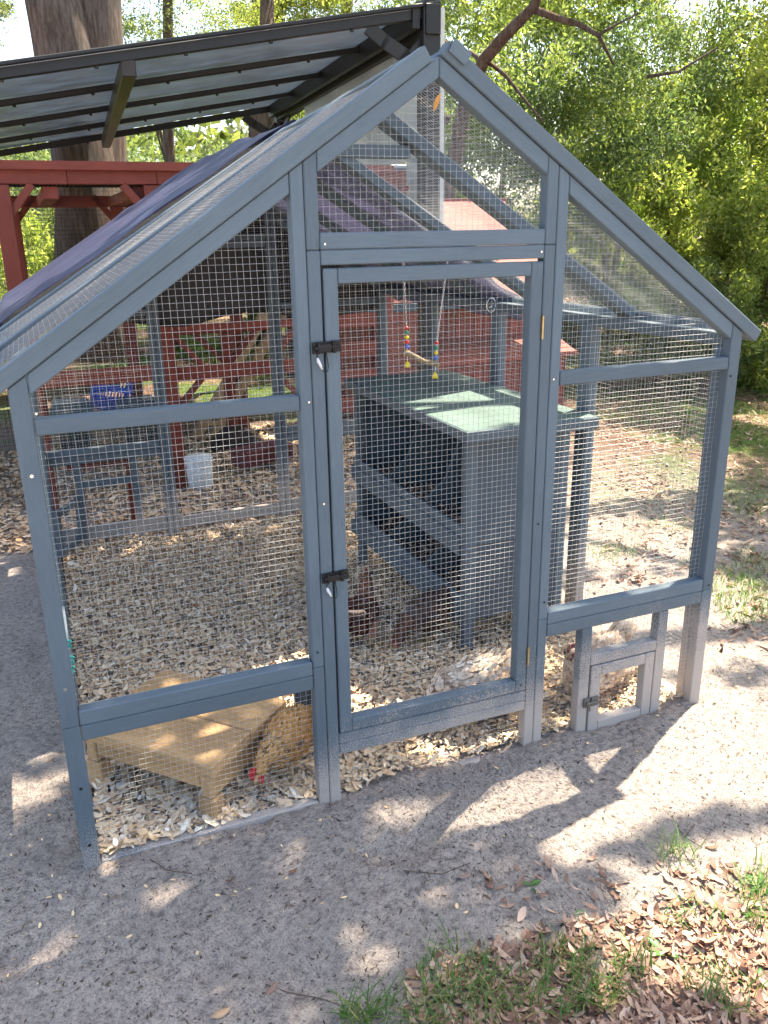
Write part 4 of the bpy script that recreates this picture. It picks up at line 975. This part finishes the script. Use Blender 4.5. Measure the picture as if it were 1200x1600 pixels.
box('lid_trim', 2.2, X1+.07, 4.56, 4.576, .435, .478, REDW2, cp_)
nr_ = 12
for k in range(nr_):                                  # sloping roof of long boards
    f = k/nr_; y0 = 4.70+1.0*f; z0 = .965+.83*f
    beam('roof_plank', (1.65, y0+.04, z0+.035), (3.52, y0+.04, z0+.035), .113, .018, REDW2, cp_, up=(0, -.64, .77))
box('ridge_board', 1.65, 3.54, 5.70, 5.73, 1.72, 1.83, REDW2, cp_)
box('back_wall', X0, X1, 5.75, 5.77, -.25, 1.7, REDW2, cp_); box('side_wall', X1-.02, X1, 5.02, 5.75, -.25, 1.1, REDW2, cp_); box('side_wall', X0, X0+.02, 5.02, 5.75, -.25, 1.1, REDW2, cp_)
box('eave_trim', 1.65, 3.54, 4.655, 4.675, .90, .965, PAINTD, cp_)

# ------------------------------------------------------------------ metal pavilion
P1, P2 = Vector((1.70, 3.62, 0)), Vector((1.96, 8.0, 0)); HB = 2.88; slope = .172
pv = thing('metal_pavilion', 'black framed metal pavilion with silver sheet roof sloping left over the pergola', 'pavilion', (0, 5.8, -.2))
ydir = (P2-P1).normalized()
def RV(a, b, h=0.):                                   # a: metres left of the post line, b: 0 near .. 1 far
    p = P1.lerp(P2, b)+Vector((-a, a*.06, 0)); return Vector((p.x, p.y, HB-slope*a+h))
WD = 4.6
for p in (P1, P2):
    box('post', p.x-.06, p.x+.06, p.y-.06, p.y+.06, -.4, HB+.06, BLACKM, pv, .006)
q = RV(WD-.2, 0); box('post', q.x-.06, q.x+.06, q.y-.06, q.y+.06, -.4, q.z, BLACKM, pv, .006)
q = RV(WD-.2, 1); box('post', q.x-.06, q.x+.06, q.y-.06, q.y+.06, -.4, q.z, BLACKM, pv, .006)
beam('header_beam', RV(0, -.02, -.06), RV(0, 1.02, -.06), .10, .17, BLACKM, pv); beam('header_beam', RV(.10, -.01, -.03), RV(.10, 1.01, -.03), .05, .13, BLACKM, pv)
for i in range(5):
    b = i/4; hh = .06 if i in (0, 4) else .04
    beam('purlin', RV(.03, b, -.01), RV(WD, b, -.01), (.05 if i in (0, 4) else .04), hh, BLACKM, pv, bev=.004)
    for k in range(1, 9): q = RV(k*.52, b, -.012-hh/2); MB().tube([q, q+Vector((0, 0, -.012))], .012, 8).build('bolt', BLACKM, pv)
beam('front_gutter', RV(-.06, -.012, .030), RV(WD, -.012, .030), .03, .022, BLACKM, pv, bev=.004)
beam('cross_beam', RV(1.90, -.005, -.075), RV(1.90, 1.0, -.075), .085, .10, BROWNM, pv, bev=.006)
beam('cross_beam', RV(4.2, -.005, -.075), RV(4.2, 1.0, -.075), .085, .10, BROWNM, pv, bev=.006)
for i in range(4):
    for k in range(2):
        a0, a1 = (.02, 1.90) if k == 0 else (1.902, WD)
        m_, L_ = frame(RV(a0, (i+.5)/4, .03+.002*k), RV(a1, (i+.5)/4, .03+.002*k)); meshobj('roof_sheet', box_me(L_, 1.12, .006, PANEL, .001), m_, pv)
def bracket(p, d):
    pts = []; q = p+Vector((0, 0, HB-.10))
    mb = MB()
    for a, b in (((.05, -.36), (.09, -.24)), ((.09, -.24), (.17, -.16)), ((.17, -.16), (.30, -.09)), ((.30, -.09), (.40, -.02)), ((.05, -.10), (.14, -.20))):
        A = q+d*a[0]+Vector((0, 0, a[1])); B = q+d*b[0]+Vector((0, 0, b[1])); m_, L_ = frame(A, B, up=d.cross(Vector((0, 0, 1)))); mb.boxm(m_, L_+.03, .085, .02)
    mb.build('bracket', BLACKM, pv)
bracket(P1, Vector((-1, .06, 0))); bracket(P1, ydir); bracket(P2, Vector((-1, .06, 0))); bracket(P2, -ydir)
beam('post_edge_light', (P1.x+.075, P1.y-.02, 1.45), (P1.x+.075, P1.y-.02, HB+.02), .03, .05, WHITEP, pv, up=(1, 0, 0))  # white strip added to stand for the light along the post edge
# silver siding hung between the two right hand posts, with a doorway
sd = thing('silver_siding', 'silver translucent sheet siding with a doorway hanging under the black pavilion beam', 'siding', (1.8, 5.8, 0))
def SQ(y0, y1, z0, z1, nm='sheet'):
    f0, f1 = (y0-P1.y)/(P2.y-P1.y), (y1-P1.y)/(P2.y-P1.y); a, b = P1.lerp(P2, f0), P1.lerp(P2, f1)
    m_, L_ = frame(a+Vector((0, 0, (z0+z1)/2)), b+Vector((0, 0, (z0+z1)/2))); meshobj(nm, box_me(L_-.004, .012, z1-z0, SIDING, .002), m_, sd)
for y0, y1 in ((3.70, 4.7), (4.7, 5.7), (5.7, 6.9)): SQ(y0, y1, 2.02, 2.765)
SQ(3.70, 4.03, 1.42, 2.018, 'side_sheet'); SQ(6.3, 6.9, .9, 2.018, 'side_sheet')
# red shed seen through the doorway
sh = thing('red_shed', 'small red plank shed with grey panels seen through the siding doorway', 'shed', (2.5, 6.6, -.1))
x = 1.95
while x < 3.0: box('plank', x, x+.094, 6.3, 6.32, -.3, 2.12, REDW, sh, .002); x += .1
for z in (2.06, 1.75): box('trim', 1.95, 3.0, 6.27, 6.299, z-.04, z+.04, REDW, sh, .003)
box('side_wall', 1.95, 1.97, 6.33, 7.2, -.3, 2.1, REDW, sh); box('side_wall', 2.98, 3.0, 6.33, 7.2, -.3, 2.1, REDW, sh); box('roof', 1.9, 3.05, 6.2, 7.3, 2.13, 2.16, PANEL, sh)
box('grey_panel', 2.08, 2.28, 6.24, 6.265, 1.60, 1.92, SIDING, sh, .006); box('grey_panel', 2.36, 2.75, 6.24, 6.265, 1.0, 1.78, SIDING, sh, .006)
# pale cloth bag beyond the far wall seen left of the nest box
tag(MB().bx(.70, .80, 3.15, 3.25, .30, .46).build('pale_box', simple('pale_sacking', (.55, .52, .46), .9, 0, .15, 20, .01), None), 'small pale box standing beyond the far wall left of the nest box', 'box')

# ------------------------------------------------------------------ trees
def crown_mesh(name, n, rad, clumps, leaf, mat, seed, flat=1., csize=.21):
    g_ = np.random.default_rng(seed); c = g_.normal(0, 1, (clumps, 3)); c /= np.linalg.norm(c, axis=1)[:, None]
    c *= (g_.random(clumps)**.42)[:, None]; c[:, 2] *= flat
    idx = g_.integers(0, clumps, n); cs2 = csize*g_.uniform(.5, 1.3, clumps)
    d = g_.normal(0, 1, (n, 3)); d /= np.linalg.norm(d, axis=1)[:, None]; P = (c[idx]+d*(cs2[idx]*(g_.random(n)**.5))[:, None])*rad
    L = leaf*g_.uniform(.6, 1.3, n); a = g_.normal(0, 1, (n, 3)); a /= np.linalg.norm(a, axis=1)[:, None]; b = g_.normal(0, 1, (n, 3)); b = np.cross(a, b); b /= np.linalg.norm(b, axis=1)[:, None]
    a = a*L[:, None]*.5; b = b*(L*g_.uniform(.25, .45, n))[:, None]*.5
    V = np.stack([P-a, P+b, P+a, P-b], 1).reshape(-1, 3); F = np.arange(4*n).reshape(-1, 4)
    return from_np(name, V, F, mat, False, np.clip(g_.normal(.5, .22, n), 0, 1))
def limb(mb, p, d, L, r_, depth, spread=.6):
    pts = [p]; rr = [r_]; q = Vector(p); dd = Vector(d).normalized()
    for i in range(5):
        dd = (dd+Vector((random.gauss(0, .16), random.gauss(0, .16), random.gauss(.02, .12)))).normalized(); q = q+dd*L/5; pts.append(q.copy()); rr.append(r_*(1-.13*(i+1)))
    mb.tube(pts, rr, 7)
    if depth > 0:
        for k in range(3):
            j = random.randint(2, 5); nd = (dd+Vector((random.uniform(-1, 1), random.uniform(-1, 1), random.uniform(-.3, .8)))*spread).normalized(); limb(mb, pts[j], nd, L*.62, rr[j]*.6, depth-1, spread)
CR = {}
for i, (n_, cl, lf, mt, fl) in enumerate(((27000, 80, .043, FOL[0], .85), (21000, 62, .052, FOL[1], .85), (30000, 75, .036, FOL[2], .9), (9000, 30, .038, FOL[1], .7), (17000, 60, .042, FOL[0], .9), (15000, 50, .045, FOL[1], .85))):
    CR[i] = crown_mesh('crown', n_, 1., cl, lf, mt, 11+i, fl)
TR = {}
for i in range(3):
    random.seed(40+i); mb = MB(); limb(mb, (0, 0, -.1), (random.uniform(-.1, .1), 0, 1), 1.15, .045, 2, .8)
    me = bpy.data.meshes.new('trunk'); me.from_pydata(mb.V, [], [list(dict.fromkeys(f)) for f in mb.F]); me.validate(); me.materials.append(BARKM)
    for p in me.polygons: p.use_smooth = True
    TR[i] = me
def tree(px, dist, zc, rad, kind, label, name='tree', group='trees and shrubs of the woodland edge', rz=1.):
    """a tree whose crown centre stands at ground distance dist along the direction of a column of the photo"""
    d = ray(px, 800); h = Vector((d.x, d.y, 0)).normalized(); p = Vector((CP.x, CP.y, 0))+h*dist; gz = G(p.x, p.y)-.05
    r_ = thing(name, label, 'tree' if name == 'tree' else 'shrub', (p.x, p.y, gz), group)
    rot = random.uniform(0, 6.28)
    k = kind if kind in CR else 0; s_ = rad
    meshobj('crown', CR[k], Matrix.Translation((p.x, p.y, zc)) @ Matrix.Rotation(rot, 4, 'Z') @ Matrix.Diagonal((s_, s_, s_*rz, 1)), r_)
    ht = zc+rad*rz*.55-gz; t_ = TR[random.randint(0, 2)]; sx = max(1., rad*.75) if name == 'tree' else rad*.8
    meshobj('trunk', t_, Matrix.Translation((p.x, p.y, gz)) @ Matrix.Rotation(rot, 4, 'Z') @ Matrix.Diagonal((sx, sx, ht/1.5, 1)), r_)
    return r_
random.seed(77)
TL = [  # column, ground distance, crown centre height, radius, kind, vertical stretch, name, label
 (1010, 9.8, .45, 1.0, 2, .9, 'shrub', 'dark evergreen shrub seen through the wire of the right gable panel'),
 (900, 10.0, .5, 1.0, 2, .9, 'shrub', 'dark shrub rising just right of the red coop'),
 (1120, 10.3, .8, 1.2, 1, 1.0, 'shrub', 'bright yellow green bush just behind the right eave corner'),
 (1230, 10.2, .9, 1.3, 1, 1.1, 'shrub', 'yellow green bush cut by the right edge of the picture'),
 (1060, 11., 2.1, 1.4, 1, 1.1, 'tree', 'mid green small tree behind the right roof slope'),
 (1180, 11.2, 2.6, 1.4, 5, 1.1, 'tree', 'sunlit yellow green tree at the upper right'),
 (930, 11.4, 2.7, 1.5, 2, 1.2, 'tree', 'dark leafy tree in the middle of the right hand woodland'),
 (800, 10.8, 2.4, 1.5, 4, 1.1, 'tree', 'green tree behind the gable wire right of the black post'),
 (850, 12.5, 4.4, 1.9, 5, 1., 'tree', 'pale yellow green tree top above the gable peak'),
 (1010, 12.5, 4.2, 1.7, 4, 1., 'tree', 'tall green tree behind the dark leafy one on the right'),
 (1260, 12, 3.6, 1.5, 4, 1.1, 'tree', 'tall green tree half outside the right edge'),
 (700, 13, 3.6, 2., 4, 1.1, 'tree', 'tall tree directly behind the black post of the pavilion'),
 (720, 11.5, 1.1, 1.1, 1, 1., 'shrub', 'light green shrub behind the coop roof'),
 (1120, 13.5, 2.4, 1.9, 1, 1.1, 'tree', 'yellow tree deep in the woodland on the right'),
 (600, 14, 2.6, 1.9, 0, 1., 'tree', 'green tree behind the silver siding'),
 (500, 14.5, 1.8, 1.8, 0, 1., 'tree', 'green tree behind the far pavilion post'),
 (400, 12.8, 1.15, 1.2, 0, .95, 'tree', 'low bright green tree under the pavilion roof beside the far post'),
 (300, 13.5, 1.3, 1.3, 1, .95, 'tree', 'bright green tree under the pavilion roof right of the big trunk'),
 (215, 14.5, 1.2, 1.3, 0, 1., 'shrub', 'green shrub just right of the big oak trunk'),
 (20, 12.5, 1.1, 1.2, 1, 1.1, 'shrub', 'yellow green shrub left of the big oak trunk'),
 (-60, 11., .6, 1.2, 0, 1., 'shrub', 'green shrub behind the left post of the pergola'),
 (120, 13.5, .2, .9, 1, .7, 'shrub', 'low pale shrub behind the big oak trunk'),
 (330, 18, 5.6, 1.7, 4, .9, 'tree', 'thin topped tree above the pavilion roof right of the trunk'),
 (490, 17, 5.4, 1.6, 5, .9, 'tree', 'tree top between the two thin trunks above the pavilion'),
 (10, 15, 5.0, 1.3, 4, .9, 'tree', 'sparse tree top against the sky at the upper left corner'),
 (600, 18, 6.0, 1.8, 4, .9, 'tree', 'tree top above the far end of the pavilion beam'),
 (450, 20, 1.6, 2.4, 2, 1., 'tree', 'dark tree far behind the pavilion'),
 (250, 21, 1.8, 2.6, 2, 1., 'tree', 'dark tree far behind right of the big trunk'),
 (40, 20, 1.6, 2.6, 2, 1., 'tree', 'dark tree far behind left of the big trunk'),
 (760, 17, 6.2, 2.2, 5, 1., 'tree', 'dark tree top high above the gable'),
]
for px, ds, zc, rad, kd, rz, nm, lab in TL: tree(px, ds, zc, rad, kd, lab, nm, None, rz)

# deep wood that reads as one mass
g_ = np.random.default_rng(5); n = 42000
ang = g_.uniform(R(-32), R(62), n); ds = g_.uniform(24, 36, n)
top = 4.2+1.8*np.sin(ang*7)+1.2*np.sin(ang*19+1)
z = g_.random(n)**.9*top - .3
X = CP.x+np.sin(ang)*ds; Y = CP.y+np.cos(ang)*ds; Pp = np.stack([X, Y, z], -1)
L = .36*g_.uniform(.5, 1.3, n); a = g_.normal(0, 1, (n, 3)); a /= np.linalg.norm(a, axis=1)[:, None]; b = np.cross(a, g_.normal(0, 1, (n, 3))); b /= np.linalg.norm(b, axis=1)[:, None]
a *= L[:, None]*.5; b *= (L*.3)[:, None]
V = np.stack([Pp-a, Pp+b, Pp+a, Pp-b], 1).reshape(-1, 3)
o = meshobj('far_wood', from_np('far_wood', V, np.arange(4*n).reshape(-1, 4), FOL[0], False, np.clip(g_.normal(.45, .25, n), 0, 1))); tag(o, 'far wood closing the view behind the clearing', 'wood', kind='stuff')

# big double trunked oak behind the pergola
ok = thing('oak_tree', 'huge double trunked old oak behind the red pergola', 'tree', (-.45, 8.5, -.2))
def colpt(px, py, dist_y):
    d = ray(px, py); return CP+d*((dist_y-CP.y)/d.y)
def trunk(name, pts, rads, k=28):
    V, F = tube_np(pts, rads, k); out_ = []
    for i, v in enumerate(V):
        a = i % k; s_ = 1+.07*math.sin(a/k*6.28*3+v.z*.8)+.05*noise.noise(v*1.8)+.03*noise.noise(v*7)
        c = Vector(pts[min(i//k, len(pts)-1)]); out_.append(tuple(c+(v-c)*s_) if i < len(pts)*k else tuple(v))
    me = bpy.data.meshes.new(name); me.from_pydata(out_, [], [list(dict.fromkeys(f)) for f in F]); me.materials.append(BARKM)
    for p in me.polygons: p.use_smooth = True
    o = meshobj(name, me, Matrix.Identity(4), ok); sb = o.modifiers.new('s', 'SUBSURF'); sb.levels = sb.render_levels = 1
def smoothpts(P, n=14):
    P = [Vector(p) for p in P]; out_ = []
    for i in range(n+1):
        f = i/n*(len(P)-1); j = min(int(f), len(P)-2); out_.append(P[j].lerp(P[j+1], f-j))
    return out_
A_ = [colpt(150, 560, 8.6), colpt(140, 380, 8.5), colpt(128, 250, 8.5), colpt(103, 110, 8.5), colpt(78, -20, 8.5), colpt(40, -260, 8.6)]
B_ = [colpt(155, 560, 8.75), colpt(150, 380, 8.7), colpt(148, 250, 8.7), colpt(145, 110, 8.7), colpt(145, -20, 8.7), colpt(170, -260, 8.8)]
trunk('trunk', smoothpts(A_), np.interp(np.linspace(0, 5, 15), range(6), [.50, .37, .33, .31, .27, .22]))
trunk('trunk', smoothpts(B_), np.interp(np.linspace(0, 5, 15), range(6), [.46, .36, .33, .32, .27, .22]))
meshobj('crown', CR[0], Matrix.Translation((-.4, 8.9, 8.6)) @ Matrix.Diagonal((3.4, 3.0, 2.2, 1)), ok)
# slim trunks whose tops leave the picture
def slim(px0, px1, py0, py1, yd, r_, lab):
    a, b = colpt(px0, py0, yd), colpt(px1, py1, yd); t_ = thing('slim_trunk_tree', lab, 'tree', (a.x, a.y, -.3)); mb = MB(); a0 = Vector((a.x, a.y, -.3))
    P = [a0, a0.lerp(b, .3)+Vector((.03, 0, 0)), a0.lerp(b, .6)+Vector((-.04, 0, 0)), b, b+(b-a)*.35]; mb.tube(P, [r_*1.3, r_*1.1, r_, r_*.85, r_*.6], 12); mb.build('trunk', BARKM, t_, True)
    meshobj('crown', CR[3], Matrix.Translation(b+Vector((0, .5, 1.3))) @ Matrix.Diagonal((1.3, 1.3, 1., 1)), t_)
slim(405, 408, 560, -60, 13.5, .16, 'left of the two slim grey trunks above the pavilion roof')
slim(430, 434, 560, -60, 14.2, .13, 'right of the two slim grey trunks above the pavilion roof')
slim(275, 262, 560, -40, 15, .10, 'thin leaning trunk between the big oak and the slim pair')
slim(530, 545, 560, -60, 15.5, .13, 'thin trunk behind the middle of the pavilion beam')
slim(420, 418, 560, 150, 11.5, .16, 'brown trunk seen below the far pavilion bracket')
slim(1110, 1160, 640, 300, 9.2, .025, 'thin sapling stem among the yellow green bushes')
slim(1130, 1100, 640, 330, 9.4, .02, 'second thin stem crossing the yellow green bushes')
slim(985, 990, 640, 360, 9.4, .04, 'slim dark trunk behind the right gable wire')
slim(945, 948, 640, 380, 10., .05, 'dark trunk in the hedge behind the right gable')
slim(1045, 1050, 640, 300, 10., .04, 'dark trunk between the hedge and the sapling stems')

# live oak at the right whose bare limbs reach in over the gable
lo = thing('live_oak', 'live oak with crooked bare limbs crossing above the gable peak', 'tree', (3.3, 6.3, -.2))
def cold(px, py, ds): d = ray(px, py); return CP+d*(ds/math.hypot(d.x, d.y))
def L_(pts, r0_, r1_, yd): P = [cold(a, b, 8.3+(9.2-8.3)*max(0, (850-a)/200)+(c if c else 0)) for a, b, c in pts]; MB().tube(P, list(np.linspace(r0_, r1_, len(P))), 9).build('limb', BARKM, lo, True)
b0 = colpt(690, 300, 8.6)
L_([(690, 560, 0), (700, 300, 0), (725, 170, 0), (755, 95, 0), (790, 55, 0), (835, 10, 0), (850, -40, 0)], .085, .038, 8.8)
L_([(835, 15, 0), (870, 28, 0), (905, 38, 0), (935, 55, 0), (948, 80, .2), (958, 100, .3)], .034, .010, 8.8)
L_([(742, 112, 0), (765, 98, .1), (790, 118, .1), (815, 150, .2), (848, 190, .3)], .03, .008, 8.7)
L_([(760, 100, 0), (735, 82, 0), (712, 76, .1), (690, 60, .2)], .026, .008, 8.8)
L_([(700, 190, 0), (676, 170, -.1), (660, 120, -.2)], .05, .02, 8.8)
L_([(935, 55, 0), (960, 40, 0), (1000, 20, 0)], .016, .006, 8.9)
L_([(1010, 120, 0), (1060, 112, 0), (1120, 75, 0)], .016, .008, 8.9)
meshobj('crown', CR[4], Matrix.Translation(colpt(880, -140, 9.2)) @ Matrix.Diagonal((2.2, 1.6, 1.15, 1)), lo)
meshobj('crown', CR[0], Matrix.Translation(colpt(740, -60, 10.)) @ Matrix.Diagonal((1.5, 1.2, .9, 1)), lo)
meshobj('crown', CR[0], Matrix.Translation(colpt(900, 200, 10.2)) @ Matrix.Diagonal((1.0, 1.0, .9, 1)), lo)

# ------------------------------------------------------------------ leafy boughs overhead that dapple the light
def shade(x, y):
    """how much foliage lies between this ground point and the sun (0..1)"""
    v = noise.noise(Vector((x*2.1, y*2.1, 8.2)))+.55*noise.noise(Vector((x*5.5, y*5.5, 3.2)))
    lit = [(.85, -.28, .8, .24), (.2, -.2, .3, .1), (.95, -.05, .3, .25), (.55, -.75, .50, .22), (-1.25, .42, .28, .10), (-1.2, .66, .25, .07), (-1.12, -.24, .10, .035), (-.45, -.55, .07, .03), (-.95, -.02, .06, .05), (-.83, -.15, .055, .035), (-.06, .68, .40, .38), (.15, .06, .26, .05), (.45, .62, .26, .28), (.30, 1.0, .18, .2), (1.4, .6, .6, .5), (1.9, 1.5, .5, .5), (2.6, 2.6, .9, .5), (3.4, 3.2, .6, .9), (1.5, 2.4, .5, .4), (1.2, 1.5, .4, .25), (-.66, .30, .05, .04), (-.56, .20, .05, .03), (-1.3, -.05, .1, .05), (-.6, -.30, .03, .015), (2.8, 4.5, 1.2, .55), (-1.8, 2.2, .6, .8), (-.5, 1.75, .55, .6), (-1.4, 1.6, .35, .5), (-.1, -.12, .16, .03)]
    s_ = (1.45 if x < .05 and y < .0 else .80)+.6*v
    for cx_, cyy, rx, ry in lit:
        q = ((x-cx_)/rx)**2+((y-cyy)/ry)**2
        if q < 1.5: s_ = min(s_, (-.35 if q < .75 else .1+.5*(q-.75))+.45*max(0, v-.12))
    blob = [(-.12, -.47, .26, .12), (.55, -.48, .16, .05)]
    for cx_, cyy, rx, ry in blob:
        if ((x-cx_)/rx)**2+((y-cyy)/ry)**2 < 1: s_ = max(s_, .9)
    if x > .2 and y < -.55: s_ = min(s_, .25+1.2*v)
    return s_
bo = thing('overhanging_bough', 'leafy oak boughs hanging high over the sand and the run', 'tree', (5.5, 2.2, 0))
g_ = np.random.default_rng(9); pts = []
while len(pts) < 29000:
    x, y = g_.uniform(-2.2, 4.8), g_.uniform(-1.7, 4.8); h = g_.uniform(4.6, 6.2)+max(0, x+y-3)*.30
    if x < .6 and y > 3.0: continue
    if g_.random() < min(1, max(0, shade(x, y))): pts.append((x+SUN.x/SUN.z*h, y+SUN.y/SUN.z*h, h))
P = np.array(pts); n = len(P); L = g_.uniform(.07, .15, n)
a = g_.normal(0, 1, (n, 3)); a[:, 2] *= .5; a /= np.linalg.norm(a, axis=1)[:, None]; b = np.cross(a, g_.normal(0, .5, (n, 3))+np.array([0, 0, 1.])); b = np.cross(a, b); b = np.cross(b, a); b /= np.linalg.norm(b, axis=1)[:, None]
a *= L[:, None]*.5; b *= (L*.32)[:, None]
V = np.stack([P-a, P+b, P+a, P-b], 1).reshape(-1, 3)
meshobj('crown', from_np('crown', V, np.arange(4*n).reshape(-1, 4), FOL[0], False, g_.random(n)), Matrix.Identity(4), bo)
mb = MB(); tp_ = Vector((6.6, 1.2, 0)); mb.tube([Vector((6.6, 1.2, -.3)), Vector((6.5, 1.2, 2.)), Vector((6.3, 1.3, 4.2)), Vector((6.0, 1.4, 5.4))], [.32, .26, .22, .18], 14)
for q in ((1.6, 2.8, 5.6), (4.4, 3.4, 5.6)):
    e_ = Vector(q); mb.tube([Vector((6.1, 1.4, 5.0)), Vector((5.2, 1.4, 5.6)).lerp(e_, .25), Vector((5.2, 1.4, 5.9)).lerp(e_, .6), e_], [.12, .08, .05, .02], 8)
mb.build('trunk', BARKM, bo, True)
